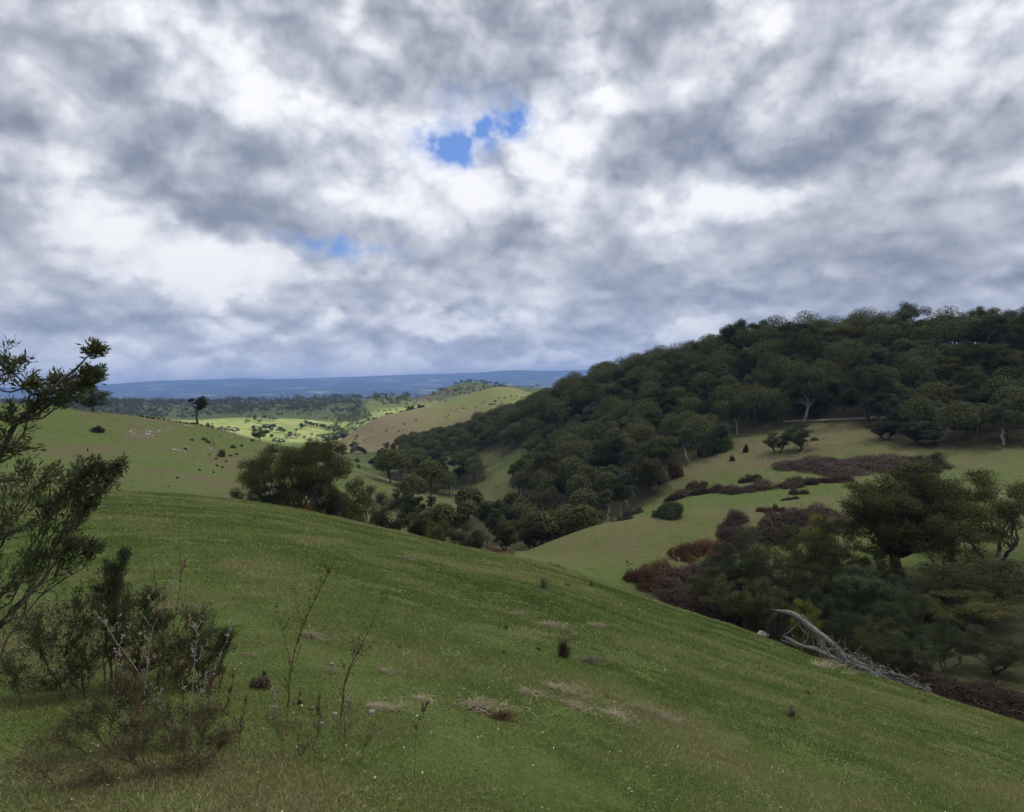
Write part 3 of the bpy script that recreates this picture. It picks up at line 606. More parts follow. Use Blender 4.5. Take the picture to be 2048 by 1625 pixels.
for (px, py, wp, v) in sun_trees:
    q = ground(px, py, 700); d = math.hypot(q[0], q[1]); me, mh, mw = SV[v]; s_ = 1.2 * wp / FOC * d / mw
    lab = {3: 'pale grey gum tree standing in the sunlit far paddock', 2: 'grey green gum tree in a clump on the sunlit paddock', 0: 'dark green gum tree on the sunlit far paddock'}[v]
    plant('paddock_tree', me, q, rng.uniform(0, 6.28), (s_, s_, s_ * .85), lab, 'tree', {3: 'pale trees on the sunlit paddock', 2: 'grey trees on the sunlit paddock', 0: 'dark trees on the sunlit paddock'}[v])
gm = Geo(); g1 = np.random.default_rng(9)
def scatter_photo(n, x0, x1, y0, y1, dmin, dmax, size, dens=None, q_=26, leaf=1.4):
    """trees spread evenly over the ground seen in a window of the view, kept where dens() allows"""
    c = 0
    for _ in range(n * 12):
        if c >= n: break
        a0 = float(azt(g1.uniform(x0, x1), y0)[0]); d = math.sqrt(g1.uniform(dmin ** 2, dmax ** 2))
        x = d * math.sin(a0); y = d * math.cos(a0); z = float(height(x, y)); px, py = project((x, y, z))
        if not (y0 < py < y1): continue
        if dens is not None and g1.random() > dens(px, py, x, y): continue
        s_ = size * g1.uniform(.6, 1.25); far_tree(g1, x, y, z - .5, s_ * .85, s_, q_, gm, None, leaf); c += 1
cl = lambda x, y, sc, lo, hi: float(sstep(fbm(np.array(x / sc), np.array(y / sc), 3), lo, hi))
scatter_photo(1150, -150, 480, 800, 842, 1450, 2150, 20, lambda px, py, x, y: .45 + .75 * cl(x, y, 150, -.25, -.05), 40, 2.2)
scatter_photo(560, 470, 720, 790, 838, 1450, 2250, 18, lambda px, py, x, y: .14 + .9 * cl(x, y, 130, -.05, .1), 36, 2.2)
scatter_photo(170, -150, 760, 796, 818, 2000, 2250, 21, None, 36, 2.4)
scatter_photo(240, 680, 1080, 770, 850, 1000, 2500, 15, lambda px, py, x, y: .08 + .92 * cl(x + 900, y, 110, .05, .22), 34)
scatter_photo(130, 860, 1010, 764, 800, 1350, 2000, 11, lambda px, py, x, y: .25 + .75 * cl(x, y, 90, -.1, .1), 36, 1.9)
scatter_photo(60, 745, 815, 797, 815, 1250, 1700, 16, None, 40, 2.0)
scatter_photo(200, 640, 740, 825, 888, 900, 1400, 13, lambda px, py, x, y: .9 if px > 1250 - .68 * py + 0 else .15, 40)
far_w_o = link('distant_woodland', gm.mesh('distant_woodland', M['gum'])); tag(far_w_o, kind='stuff')
# band of trees behind the shoulder of the tan hill, and dots of scrub over it
gband = 'dark trees behind the left shoulder of the tan hill'
for i in range(34):
    t = i / 33; px = 655 + t * 190 + rng.uniform(-3, 3); dd = 860 + rng.uniform(0, 60)
    q = stand(px, dd); me, mh, mw = SV[rng.integers(0, 3)]; s_ = rng.uniform(.5, .9)
    plant('hillside_tree', me, q, rng.uniform(0, 6.28), s_, 'small dark tree behind the left shoulder of the tan hill', 'tree', gband)

def bush_mesh(seed, fm, n=900, leaf=.16, h=.8, lump=7, base=0.0, bm='twig', stems=12):
    """unit bush: radius about 1, height h; leafy sprays over woody stems"""
    g = np.random.default_rng(seed); cr = Geo(); st = Geo()
    c = g.normal(size=(lump, 3)); c /= np.linalg.norm(c, axis=1, keepdims=True); c[:, 2] = np.abs(c[:, 2]); c *= np.array([.55, .55, h * .5]); c[:, 2] += base
    wh = g.integers(0, lump, n); d = g.normal(size=(n, 3)); d /= np.linalg.norm(d, axis=1, keepdims=True)
    rr = g.uniform(.6, 1, n)[:, None]
    pos = c[wh] + d * rr * np.array([.48, .48, h * .5]); pos[:, 2] = np.where(pos[:, 2] < base * .5, base * .5 + g.uniform(0, .2, n) * h, pos[:, 2])
    cr.leaves(pos, d + g.normal(size=(n, 3)) * .7 + np.array([0, 0, .3]), leaf * g.uniform(.5, 1.3, n), .7, g)
    for k in range(stems):
        e = c[k % lump] + g.normal(size=3) * .3; st.tube(curve((g.normal() * .08, g.normal() * .08, -.1), e, .1, 5, g, .05), np.linspace(.035, .008, 5), 4)
    return st.mesh('stems', M[bm], True), cr.mesh('foliage', M[fm])
def bush(name, ms, loc, size, label, cat='bush', group=None, rz=None):
    o = link(name, None, None, loc, rng.uniform(0, 6.28) if rz is None else rz, size)
    link('stems', ms[0], o); link('foliage', ms[1], o); return tag(o, label, cat, group)
BD = [bush_mesh(400 + i, 'gum', 420, .26, 1.0) for i in range(3)]
BG = [bush_mesh(440 + i, 'gum_grey', 420, .26, .8) for i in range(3)]
BR = [bush_mesh(420 + i, 'bramble_rust', 420, .26, .9) for i in range(3)]
for i in range(60):
    px = rng.uniform(700, 1050); a = rng.random(); py = (896 - (px - 690) * .29) * a + (1 - a) * (868 - (px - 690) * .24)
    q = ground(px, py + 3, 640); d = math.hypot(q[0], q[1])
    if d > 900 or d < 620: continue
    bush('scrub_bush', BG[i % 3], q, abs(rng.normal()) * .7 + .5, 'dot of dark scrub on the open tan hill', 'bush', 'scrub dotted over the tan hill')

# ------------------------------------------------------------------ left hill: gums, scrub, rocks, logs
ms = gum_meshes(31, 8, 8, bole=.18, nc=26, leaves=12000, leaf=.2, fm='gum', rcf=.17, low=1)
place(ms, 8, 8, 188, 769, 62, 212, 'gum_tree', 'bushy dark gum tree on the left hilltop at the picture edge', 'tree')
ms = gum_meshes(32, 11, 6, bole=.5, nc=13, leaves=9000, leaf=.22, fm='gum', bm='bark', rcf=.2, low=.3)
place(ms, 11, 6, 396, 791, 36, 236, 'gum_tree', 'lone tall gum tree with bare trunk on the left ridge skyline', 'tree')
ms = gum_meshes(33, 6, 7.5, bole=.28, nc=15, leaves=8000, leaf=.22, fm='gum', rcf=.2, low=1)
place(ms, 6, 7.5, 519, 858, 34, 238, 'gum_tree', 'small spreading dark gum low on the left ridge before the sunlit paddock', 'tree')
B_BUSH = [(409,881,12),(416,886,10),(466,896,12),(484,893,8),(473,910,7),(371,900,8),(462,913,8),(432,919,6),(434,933,7),(400,942,8),(444,936,6),(419,911,5),(383,882,8),(504,883,8),(452,924,6),(478,925,5),(427,946,5),(355,957,6),(338,974,5)]
for i, (px, py, wp) in enumerate(B_BUSH):
    q = ground(px, py, 110); d = math.hypot(q[0], q[1])
    bush('scrub_bush', BD[i % 3], q, wp / FOC * d * .55, 'small dark scrub bush scattered on the left hillside', 'bush', 'small scrub on the left hillside')
q = ground(443, 914, 110); bush('scrub_bush', BD[1], q, (1.25, 1.25, 1.9), 'largest upright dark bush on the left hillside above the big tree')
q = ground(196, 864, 110); bush('scrub_bush', bush_mesh(409, 'bramble', 700, .2, .8), q, 1.8, 'low dark brown bush near a white post on the left hill')
q = ground(254, 828, 110); bush('scrub_bush', bush_mesh(410, 'bramble_rust', 800, .2, 1.0), q, (2.1, 2.1, 2.1), 'rust brown shrub on the left ridge line beside the hilltop gum')
for i in range(15):
    t = i / 14; px = 285 + t * 150 + rng.uniform(-3, 3); q = stand(px, float(np.interp(px, [285, 445], [222, 240])))
    bush('ridge_scrub', BR[i % 3] if i % 4 else BD[i % 3], q, rng.uniform(.35, .8), 'low brown scrub along the crest of the left hill', 'bush', 'scrub along the left crest')
def rock_mesh(seed):
    import bmesh
    g = np.random.default_rng(seed); bm = bmesh.new(); bmesh.ops.create_icosphere(bm, subdivisions=3, radius=1)
    pl = [(v / np.linalg.norm(v), g.uniform(.55, .9)) for v in g.normal(size=(11, 3))]
    for v in bm.verts:
        c = np.array(v.co)
        for nn, dd in pl:
            k = c @ nn
            if k > dd: c = c - nn * (k - dd) * .9
        c *= 1 + .05 * math.sin(7 * c[0] + 3 * c[1]) + .04 * math.sin(11 * c[2] + 5 * c[0]); v.co = (c[0], c[1] * .8, c[2] * .65)
    me = bpy.data.meshes.new('rock'); bm.to_mesh(me); bm.free(); me.materials.append(M['stone']); return me
RK = [rock_mesh(i) for i in range(5)]
def rock(px, py, s_, label, group=None, dmin=100, r=0):
    q = ground(px, py, dmin); o = link('rock', RK[r % 5], None, q, rng.uniform(0, 6.28), s_); return tag(o, label, 'rock', group)
for i in range(44):
    rock(rng.uniform(250, 312), rng.uniform(861, 878), rng.uniform(.2, .5), 'small pale rock in the outcrop high on the left hillside', 'rocks of the outcrop on the left hillside', r=i)
for i in range(12): rock(rng.uniform(314, 344), rng.uniform(857, 868), rng.uniform(.2, .45), 'pale rock in the little group right of the main outcrop', 'rocks right of the outcrop', r=i)
for i in range(16): rock(rng.uniform(360, 425), rng.uniform(898, 906) , rng.uniform(.12, .3), 'small pale stone in the row beside the fallen log on the left hill', 'stones beside the log on the left hill', r=i)
for i in range(14): rock(rng.uniform(300, 460), rng.uniform(910, 975), rng.uniform(.1, .25), 'tiny pale stone lying on the lower left hillside', 'stray stones on the left hillside', r=i)
for i in range(8): rock(rng.uniform(405, 450), rng.uniform(872, 896), rng.uniform(.12, .35), 'pale stone near the leaning stump on the left hill', 'stones near the leaning stump', r=i)
for i in range(9): rock(rng.uniform(222, 330), rng.uniform(822, 832) + 2, rng.uniform(.15, .35), 'pale stone near the top of the left ridge', 'stones near the top of the left ridge', r=i)
rock(235, 981, .42, 'pale flat rock where the left hill meets the near slope, left one', dmin=92, r=1); rock(347, 989, .36, 'pale flat rock where the left hill meets the near slope, right one', dmin=92, r=2)
def log(name, pts, dd, rad, mat, label, cat, lift=.1):
    g = np.random.default_rng(int(pts[0][0])); G_ = Geo(); W = []
    for (px, py) in pts:
        q = ground(px, py, dd); W.append(q + np.array([0, 0, lift]))
    c = np.mean(W, 0); W = np.array(W) - c
    t = np.linspace(0, 1, 9); L = np.stack([np.interp(t, np.linspace(0, 1, len(W)), W[:, k]) for k in range(3)], 1) + g.normal(size=(9, 3)) * rad * .25
    G_.tube(L, np.linspace(rad, rad * .6, 9), 7, .3, g)
    for k in range(3):
        i = g.integers(2, 8); G_.tube([L[i], L[i] + np.array([g.normal() * .5, g.normal() * .5, .5])], [rad * .35, rad * .12], 4)
    return tag(link(name, G_.mesh(name, M[mat], True), None, c), label, cat)
log('fallen_log', [(343, 901), (351, 901.5), (360, 903)], 110, .17, 'deadpale', 'pale fallen log lying flat on the left hillside', 'log')
log('fallen_log', [(368, 852), (376, 853), (386, 855)], 110, .15, 'deadpale', 'thin pale log beside the lone skyline gum', 'log')
def snag(name, px, py, hpx, lean, dmin, label, mat='deadpale', forks=3, seed=0, cat='dead tree', d=None, rad=None):
    g = np.random.default_rng(seed + int(px)); q = stand(px, d) if d else ground(px, py, dmin); dd = math.hypot(q[0], q[1]); h = hpx / FOC * dd; G_ = Geo(); r0 = rad or h * .03
    L = curve((0, 0, -.3), (lean * h, 0, h), 0, 8, g, .025); G_.tube(L, np.linspace(r0, r0 * .25, 8), 6, .2, g)
    o = link(name, None, None, q); link('trunk', G_.mesh('trunk', M[mat], True), o)
    for k in range(forks):
        B = Geo(); i = g.integers(2, 7); a = g.uniform(0, 6.28) if k > 1 else (0.2 if k else 3.0); l = h * g.uniform(.25, .55)
        e = L[i] + np.array([math.cos(a) * l * .7, math.sin(a) * l * .3, l * .75]); bl = curve(L[i], e, -.06, 6, g, .05)
        B.tube(bl, np.linspace(r0 * .5, r0 * .12, 6), 5)
        for j in range(4):
            s0 = bl[g.integers(2, 6)]; B.tube(curve(s0, s0 + g.normal(size=3) * l * .28 + np.array([0, 0, l * .2]), 0, 4, g, .06), np.linspace(r0 * .22, r0 * .06, 4), 3)
        link('branch', B.mesh('branch', M[mat], True), o)
    return tag(o, label, cat)
snag('stump', 431, 893, 21, -.35, 110, 'leaning grey stump on the left hillside among small stones', 'deadwood', 1, 1, 'stump', rad=.22)
snag('post', 189, 862, 14, -.05, 110, 'slim pale post beside the brown bush on the left hill', 'deadpale', 0, 2, 'post', rad=.07)

# ------------------------------------------------------------------ trees below the near crest, left of centre
ms = gum_meshes(41, 12, 19, bole=.2, nc=80, leaves=130000, leaf=.15, flat=.7, fm='gum_olive', bm='bark', rcf=.11, stems=5, trunk_r=.24, hollow=.3, dome=1.0, low=-.1, sq=True)
place(ms, 12, 19, 592, 886, 232, 104, 'spreading_tree', 'huge dark olive spreading tree below the crest, left of centre', 'tree')
HV = [(gum_meshes(50 + i, 9, 8, bole=.15, nc=30, leaves=34000, leaf=.14, fm=fm, bm='bark', rcf=.15, low=1.2, stems=2, flat=.95), 9, 8) for i, fm in enumerate(['gum_olive', 'gum_grey', 'gum', 'wattle'])]
for (px, top, wp, d, v, lab) in [
    (712, 958, 124, 104, 0, 'olive bushy tree right against the huge spreading tree'),
    (668, 980, 100, 101, 2, 'dark bushy tree tucked under the right side of the huge spreading tree'),
    (772, 988, 84, 112, 1, 'grey green rounded tree just beyond the near crest, left of the dark pair'),
    (840, 1011, 76, 122, 2, 'dark round tree beyond the crest, second right of the grey rounded one'),
    (806, 962, 44, 172, 1, 'small round grey tree on the end of the left hill spur'),
    (862, 988, 22, 180, 2, 'little dark tree standing alone on the grassy spur'),
    (812, 1002, 26, 150, 2, 'slim dark tree between the two round trees beyond the crest'),
    (535, 975, 90, 101, 3, 'grey leafy shrub tree under the left side of the huge spreading tree'),
    (898, 1022, 60, 150, 2, 'dark tree in the creek line below the spur, beside bare snags'),
    (700, 1010, 70, 98, 2, 'dark shrub tree hugging the near crest below the olive one'),
    (880, 1042, 80, 112, 0, 'olive tree poking over the near crest at the creek'),
    (940, 1046, 90, 112, 2, 'dark tree poking over the near crest left of the brown brush'),
    (1010, 1045, 60, 125, 0, 'olive tree over the crest directly behind the brown brush'),
    (1065, 1028, 60, 150, 2, 'dark tree where the near slope and the right lobe meet'),
    (1110, 1018, 62, 165, 0, 'olive rounded tree just left of the right grassy lobe'),
    (1150, 1012, 66, 180, 1, 'grey green tree behind the left tip of the grassy lobe'),
    (1185, 1015, 50, 185, 2, 'dark tree at the wood edge behind the grassy lobe')]:
    me, mh, mw = HV[v]; place(me, mh, mw, px, top, wp, d, 'bushy_tree', lab, 'tree')
for (px, top, wp, d, k, lab) in [
    (570, 992, 46, 97, 'bramble_rust', 'rusty brown shrub beneath the huge spreading tree, left one'),
    (612, 1000, 50, 96, 'bramble_rust', 'rusty brown shrub beneath the huge spreading tree, middle one'),
    (648, 1012, 40, 94, 'bramble_rust', 'rusty brown shrub beneath the huge spreading tree, right one'),
    (515, 985, 30, 96, 'gum', 'nearly black shrub under the left edge of the huge spreading tree'),
    (485, 990, 40, 94, 'gum_grey', 'low grey shrub at the far left foot of the huge spreading tree')]:
    b, h, w_ = spot(px, top, wp, d); bush('shrub', bush_mesh(int(px), k, 6000, .11, 1.0, 12), b - np.array([0, 0, .2]), (w_ / 2, w_ / 2, h), lab, 'shrub')
for (px, py, h_, lean, dm, lab, mt) in [
    (932, 1037, 46, .05, 120, 'bare dead tree with forked crown on the grassy spur', 'deadwood'),
    (948, 996, 12, .1, 120, 'tiny bleached snag above the forked dead tree', 'deadpale'),
    (1361, 1157, 42, -.05, 70, 'thin white forked dead tree in the red brambles below the lobe', 'deadpale'),
    (1547, 968, 26, -.18, 180, 'short white stump leaning among terrace brambles', 'deadpale'),
    (1073, 1062, 58, .05, 130, 'tall bare pale tree standing in the creek wood', 'deadwood')]:
    snag('dead_tree', px, py, h_, lean, dm, lab, mt, 4)
for i, (px, py) in enumerate([(1318, 800), (1690, 745), (1742, 770), (1385, 800), (1255, 935), (955, 958)]):
    q = ground(px, py + 14, 200); d = math.hypot(q[0], q[1]) - 6
    snag('dead_tree', px, py, 50 if i else 58, .05 * (-1) ** i, 200, 'bare pale trunk rising out of the dark wood on the right hill', 'bark_mid', 4, i, d=d, rad=.16)
    C.objects[-1]
for o in [o for o in C.objects if o.get('label') == 'bare pale trunk rising out of the dark wood on the right hill']: o['group'] = 'pale bare trunks in the dark wood'

# ------------------------------------------------------------------ right-hand slopes: brambles, bushes, trees
def bramble_mesh(seed, fm, n=15000, leaf=.045, lump=17):
    g = np.random.default_rng(seed); cr = Geo(); st = Geo(); a = g.uniform(0, 6.28, lump); rr = np.sqrt(g.random(lump)) * .82; rl = g.uniform(.16, .36, lump); hl = g.uniform(.35, 1.05, lump) * (1.1 - .55 * rr)
    c = np.stack([np.cos(a) * rr, np.sin(a) * rr, 0 * a], 1); w_ = rl ** 2; wh = g.choice(lump, n, p=w_ / w_.sum()); d = g.normal(size=(n, 3)); d /= np.linalg.norm(d, axis=1, keepdims=True); d[:, 2] = np.abs(d[:, 2])
    k = (g.uniform(.72, 1.08, n) + (g.random(n) < .08) * g.uniform(0, .3, n))[:, None]; pos = c[wh] + d * k * np.stack([rl[wh], rl[wh], hl[wh]], 1); pos[:, 2] -= .06
    cr.leaves(pos, d + g.normal(size=(n, 3)) * .8, leaf * g.uniform(.4, 1.5, n), .6, g)
    for i in range(46):     # arching canes
        j = g.integers(0, lump); s0 = c[j] * .9; e = c[j] + np.array([g.normal() * .35, g.normal() * .35, hl[j] * g.uniform(.5, 1.25)]); st.tube(curve(s0, e, .25, 6, g, .04), np.linspace(.010, .004, 6), 3)
    return st.mesh('stems', M['twig'], True), cr.mesh('foliage', M[fm])
BM = [bramble_mesh(500 + i, 'bramble') for i in range(5)]
BT = [bramble_mesh(520 + i, 'bramble_rust') for i in range(3)]
def bramble(px, py, wp, hp, label, group=None, dmin=120, v=0, rust=False, depth=1.7):
    q = ground(px, py, dmin); d = math.hypot(q[0], q[1]); w_ = wp / FOC * d / 2
    o = bush('bramble_patch', (BT if rust else BM)[v % (3 if rust else 5)], q, (w_ * 1.08, min(w_ * depth, max(w_ * .6, hp / FOC * d * 3.2)), min(hp / FOC * d * .95, 2.6)), label, 'brambles', group)
    e = max(w_ * .5, .5); nx = float(height(q[0] - e, q[1]) - height(q[0] + e, q[1])) / (2 * e); ny = float(height(q[0], q[1] - e) - height(q[0], q[1] + e)) / (2 * e)
    o.rotation_euler = Vector((0, 0, 1)).rotation_difference(Vector((nx, ny, 1)).normalized()).to_euler(); return o
for i, (px, py, wp, hp, lab) in enumerate([
    (1378, 990, 92, 26, 'dark red bramble mound at the left end of the terrace row'),
    (1392, 975, 44, 24, 'peaked dark red bramble on the left end mound'),
    (1430, 985, 74, 30, 'dark red bramble mound second from the left along the terrace'),
    (1478, 985, 62, 24, 'dark red bramble mound above the small green crest'),
    (1496, 962, 46, 24, 'small dark bramble mound left of the white leaning stump'),
    (1550, 974, 104, 38, 'wide dark bramble mound surrounding the white leaning stump'),
    (1600, 968, 60, 20, 'low bramble mound right of the white leaning stump'),
    (1625, 935, 116, 44, 'large greenish brown bramble thicket on the upper terrace'),
    (1705, 938, 170, 54, 'largest dark bramble thicket behind the big right tree'),
    (1663, 962, 70, 16, 'low straggling bramble strip below the largest thicket'),
    (1598, 986, 36, 14, 'small bramble tuft on the right end of the green crest'),
    (1578, 1002, 34, 9, 'flat bramble tuft on the skyline of the lobe'),
    (1780, 935, 150, 40, 'dark bramble thicket right of the largest one'),
    (1266, 1030, 40, 26, 'dark red bramble mound at the wood edge left of the round bush'),
    (1240, 1048, 50, 24, 'dark red bramble mound on the left shoulder of the lobe')]):
    bramble(px, py, wp, hp, lab, None, 155, i)
for i, (px, py, wp, hp, lab, dm, ru) in enumerate([
    (1502, 1062, 124, 46, 'broad dark bramble mass across the middle of the lobe', 90, False),
    (1568, 1062, 92, 42, 'dark bramble mass joining the broad one and the upper one', 90, False),
    (1633, 1042, 100, 46, 'rounded purple brown bramble mound high on the lobe', 90, False),
    (1687, 1056, 46, 18, 'small faded bramble tuft right of the purple brown mound', 90, True),
    (1533, 1024, 36, 12, 'thin straggling bramble just under the lobe crest', 90, True),
    (1558, 1021, 28, 14, 'tiny upright bramble just under the lobe crest', 90, False),
    (1372, 1112, 62, 28, 'rusty bramble mound at the top of the gully slope', 80, True),
    (1425, 1104, 78, 32, 'rusty bramble mound beside the pale green shrub tree', 80, True),
    (1465, 1098, 56, 24, 'reddish bramble mound under the broad dark mass', 80, False),
    (1322, 1150, 76, 36, 'reddish bramble mound halfway down the gully slope', 76, True),
    (1290, 1165, 84, 34, 'brown bramble mound touching the near crest', 76, True),
    (1360, 1178, 130, 48, 'dark bramble mass in the gully around the white dead tree', 74, False),
    (1430, 1160, 120, 50, 'dark bramble mass right of the white dead tree', 74, False),
    (1400, 1215, 130, 44, 'nearly black bramble mass low in the gully', 70, False),
    (1470, 1230, 130, 46, 'dark bramble mass behind the near crest under the shrub trees', 68, False),
    (1560, 1260, 110, 40, 'dark bramble mass behind the fallen dead tree', 66, False),
    (1115, 1146, 60, 20, 'brown bramble tuft behind the near crest right of the brush heap', 68, True),
    (1860, 1388, 110, 30, 'dark maroon bramble strip at the lower right behind the slope', 50, False), (1960, 1400, 140, 40, 'dark maroon bramble mass at the far lower right', 50, False), (1780, 1340, 90, 24, 'low dark bramble behind the tail of the fallen dead tree', 50, False)]):
    bramble(px, py, wp, hp, lab, None, dm, i, ru)
b, h, w_ = spot(990, 1090, 96, 70)
bush('brush_heap', bush_mesh(77, 'bramble_rust', 7000, .07, .8, 14, stems=60), b - np.array([0, 0, .2]), (w_ / 2, 1.3, h + .2), 'reddish brown heap of brush on the near crest at centre', 'brush')
snag('dead_tree', 966, 1110, 30, .15, 60, 'small bleached antler shaped snag in the brown brush heap', 'deadpale', 4, 4, d=70.5)
q = ground(1345, 1033, 118)
bush('round_bush', bush_mesh(78, 'wattle', 16000, .075, .95, 16), q, (3.1, 2.9, 2.9), 'rounded grey green bush on the crest of the grassy lobe', 'bush')
q = ground(1313, 1034, 118); bush('round_bush', bush_mesh(79, 'gum', 6000, .10, .95, 8), q, (1.1, 1.1, 1.5), 'small dark bush touching the left of the rounded grey one', 'bush')
bramble(1342, 1036, 40, 7, 'low brown growth at the foot of the rounded grey bush', None, 110, 2)
for i, (px, py, wp, hp, k, lab) in enumerate([
    (1412, 912, 34, 34, 'wattle_blue', 'bluish shrub on the lower edge of the right wood'), (1434, 905, 40, 36, 'wattle_blue', 'larger bluish shrub beside the first on the wood edge'), (1455, 900, 28, 30, 'lime', 'yellow green shrub right of the bluish pair on the wood edge'),
    (1492, 905, 12, 16, 'gum', 'tiny dark bush standing alone on the upper terrace'), (1465, 922, 14, 12, 'wattle', 'tiny grey bush along the stony terrace edge'),
    (1350, 955, 36, 34, 'bramble_rust', 'pinkish brown shrub beside the dark trees at the wood foot')]):
    q = ground(px, py, 200); d = math.hypot(q[0], q[1]); bush('shrub', bush_mesh(600 + i, k, 2200, .13, 1.1, 9), q, (wp / FOC * d / 2, wp / FOC * d / 2, hp / FOC * d), lab, 'shrub')
for (px, py, top, wp, v, lab) in [(1600, 902, 852, 70, 3, 'grey spreading tree on the upper terrace, right of the small wattle'), (1555, 905, 868, 50, 3, 'grey shrubby tree on the upper terrace, left one'), (1310, 985, 918, 54, 1, 'rounded grey green tree at the foot of the wood'), (1770, 880, 840, 60, 2, 'dark tree by the right end of the track'), (1850, 890, 850, 70, 1, 'grey dark tree above the largest bramble thicket')]:
    q = ground(px, py, 180); d = math.hypot(q[0], q[1]); me, mh, mw = HV[v]; s_ = wp / FOC * d / mw
    plant('terrace_tree', me, q, rng.uniform(0, 6), (s_, s_, (py - top) / FOC * d / mh), lab, 'tree')
# stones along the terrace edge
for i in range(30):
    t = i / 29; rock(1390 + t * 200 + rng.uniform(-3, 3), 926 - t * 14 + rng.uniform(-2, 2), rng.uniform(.15, .38), 'dark stone in the rough edge along the upper terrace', 'stones edging the upper terrace', 180, i)
snag('marker_post', 1757, 838, 9, 0, 200, 'small white marker post beside the track on the right hill', 'deadpale', 0, 5, 'post', rad=.22)
# the big tree at the right and the shrub trees in the gully
ms = gum_meshes(61, 16, 15, bole=.24, nc=56, leaves=100000, leaf=.16, flat=.8, fm='gum_olive', bm='bark', rcf=.125, stems=1, trunk_r=.62, hollow=.25, low=1.3, lean=.03)
place(ms, 16, 15, 1806, 912, 255, 97, 'big_tree', 'big dark gum tree with thick trunk at the right edge', 'tree')
GV = {k: (gum_meshes(70 + i, 8, 7, bole=.2, nc=30, leaves=26000, leaf=.13, fm=k, bm='bark', rcf=.15, stems=3, hollow=.2, low=1.0, asp=.45, trunk_r=.12, flat=.95), 8, 7) for i, k in enumerate(['wattle', 'wattle_blue', 'gum', 'gum_olive', 'gum_grey', 'lime'])}
for (px, top, wp, d, k, lab) in [
    (1638, 1028, 120, 96, 'gum', 'tall dark shrub tree with yellow top on the gully slope'), (1640, 1022, 62, 97, 'lime', 'yellow green leafy top of the shrubs under the purple brown mound'),
    (1500, 1058, 118, 93, 'gum_grey', 'grey green shrub tree below the broad bramble mass'), (1448, 1090, 84, 90, 'wattle', 'pale green shrub tree at the left end of the gully shrubs'),
    (1560, 1085, 110, 88, 'gum', 'dark shrub tree in the middle of the gully shrubs'), (1690, 1080, 90, 92, 'gum', 'dark shrub tree left of the big right tree'),
    (1735, 1130, 110, 80, 'wattle_blue', 'broad bluish wattle below the big right tree'), (1795, 1150, 90, 78, 'wattle_blue', 'bluish wattle right of the broad one below the big tree'),
    (1800, 1185, 76, 72, 'wattle', 'green wattle with yellow tips in front of the bluish ones'), (1655, 1175, 84, 76, 'wattle_blue', 'bluish wattle left of the broad one above the dead tree'),
    (1610, 1195, 60, 72, 'lime', 'small yellow green shrub right above the fallen dead tree'), (1700, 1215, 80, 70, 'wattle_blue', 'low bluish wattle just behind the fallen dead tree'),
    (1507, 1168, 54, 76, 'gum_olive', 'slim olive sapling behind the crest left of the fallen dead tree'), (1570, 1200, 70, 74, 'gum_olive', 'olive shrub peeping over the arch of the fallen dead tree'),
    (1460, 1150, 90, 84, 'gum', 'dark shrub tree among the brambles low in the gully'), (1610, 1120, 110, 84, 'gum', 'dark shrub tree at the heart of the gully thicket'),
    (1540, 1160, 90, 78, 'gum_grey', 'dark grey shrub tree above the roots of the fallen dead tree'), (1410, 1130, 60, 88, 'gum_olive', 'olive shrub at the left end of the gully thicket'), (1680, 1130, 100, 82, 'gum', 'dark shrub tree filling the gap left of the broad bluish wattle'), (1755, 1090, 80, 88, 'gum_olive', 'olive shrub at the foot of the big right tree'), (1850, 1160, 80, 84, 'gum', 'dark shrub just right of the big tree trunk'), (1900, 1010, 120, 104, 'gum', 'dark tree crowding the right side of the big right tree'), (1940, 1180, 130, 80, 'gum_olive', 'olive shrub tree lower right of the big tree'), (1990, 1260, 110, 68, 'gum', 'dark shrub near the far right edge above the maroon brambles'), (1830, 1270, 70, 62, 'wattle_blue', 'small bluish wattle above the tail of the fallen dead tree'), (1760, 1235, 80, 66, 'gum', 'dark low shrub above the middle of the fallen dead tree'), (1890, 1235, 60, 66, 'wattle', 'grey green shrub cut by the lower right edge'), (1860, 900, 60, 180, 'wattle_blue', 'bluish tree right above the big right tree'),
    (1960, 1100, 160, 86, 'gum', 'dark tree standing right of the big right tree'), (1985, 930, 160, 110, 'gum_olive', 'tall olive gum farther right behind the big tree')]:
    me, mh, mw = GV[k]; place(me, mh, mw, px, top, wp * 1.25, d, 'shrub_tree', lab, 'tree')

# track cut across the right hill
tp = []
for px in np.arange(1560, 2140, 12):
    q = ground(px, float(np.interp(px, [1560, 1640, 1760, 2140], [845, 842, 836, 826])), 200); tp.append(q)
tp = np.array(tp); k = np.ones(5) / 5
tp = np.stack([np.convolve(np.pad(tp[:, i], 2, 'edge'), k, 'valid') for i in range(3)], 1)
tv = []
for i, q in enumerate(tp):
    out = -q[:2] / np.linalg.norm(q[:2])
    for s_ in (-1.6, 0, 1.8):
        x, y = q[:2] + out * s_; tv.append((x, y, max(float(height(x, y)), q[2] - .3) + .18))
tv = np.array(tv); n3_ = len(tp)
tf = [(i * 3 + j, (i + 1) * 3 + j, (i + 1) * 3 + j + 1, i * 3 + j + 1) for i in range(n3_ - 1) for j in range(2)]
tm, n = mat_new('track_gravel'); b_ = n.n('ShaderNodeBsdfPrincipled'); gg = n.n('ShaderNodeNewGeometry').outputs['Position']
n.put(b_.inputs['Base Color'], n.mix(n.noise(gg, .8, 5, .7), (.12, .11, .095), (.26, .24, .21))); b_.inputs['Roughness'].default_value = .95; n.n('ShaderNodeOutputMaterial', i_0=b_.outputs[0])
tag(link('track', mesh_np('track', tv, tf, tm)), kind='structure')

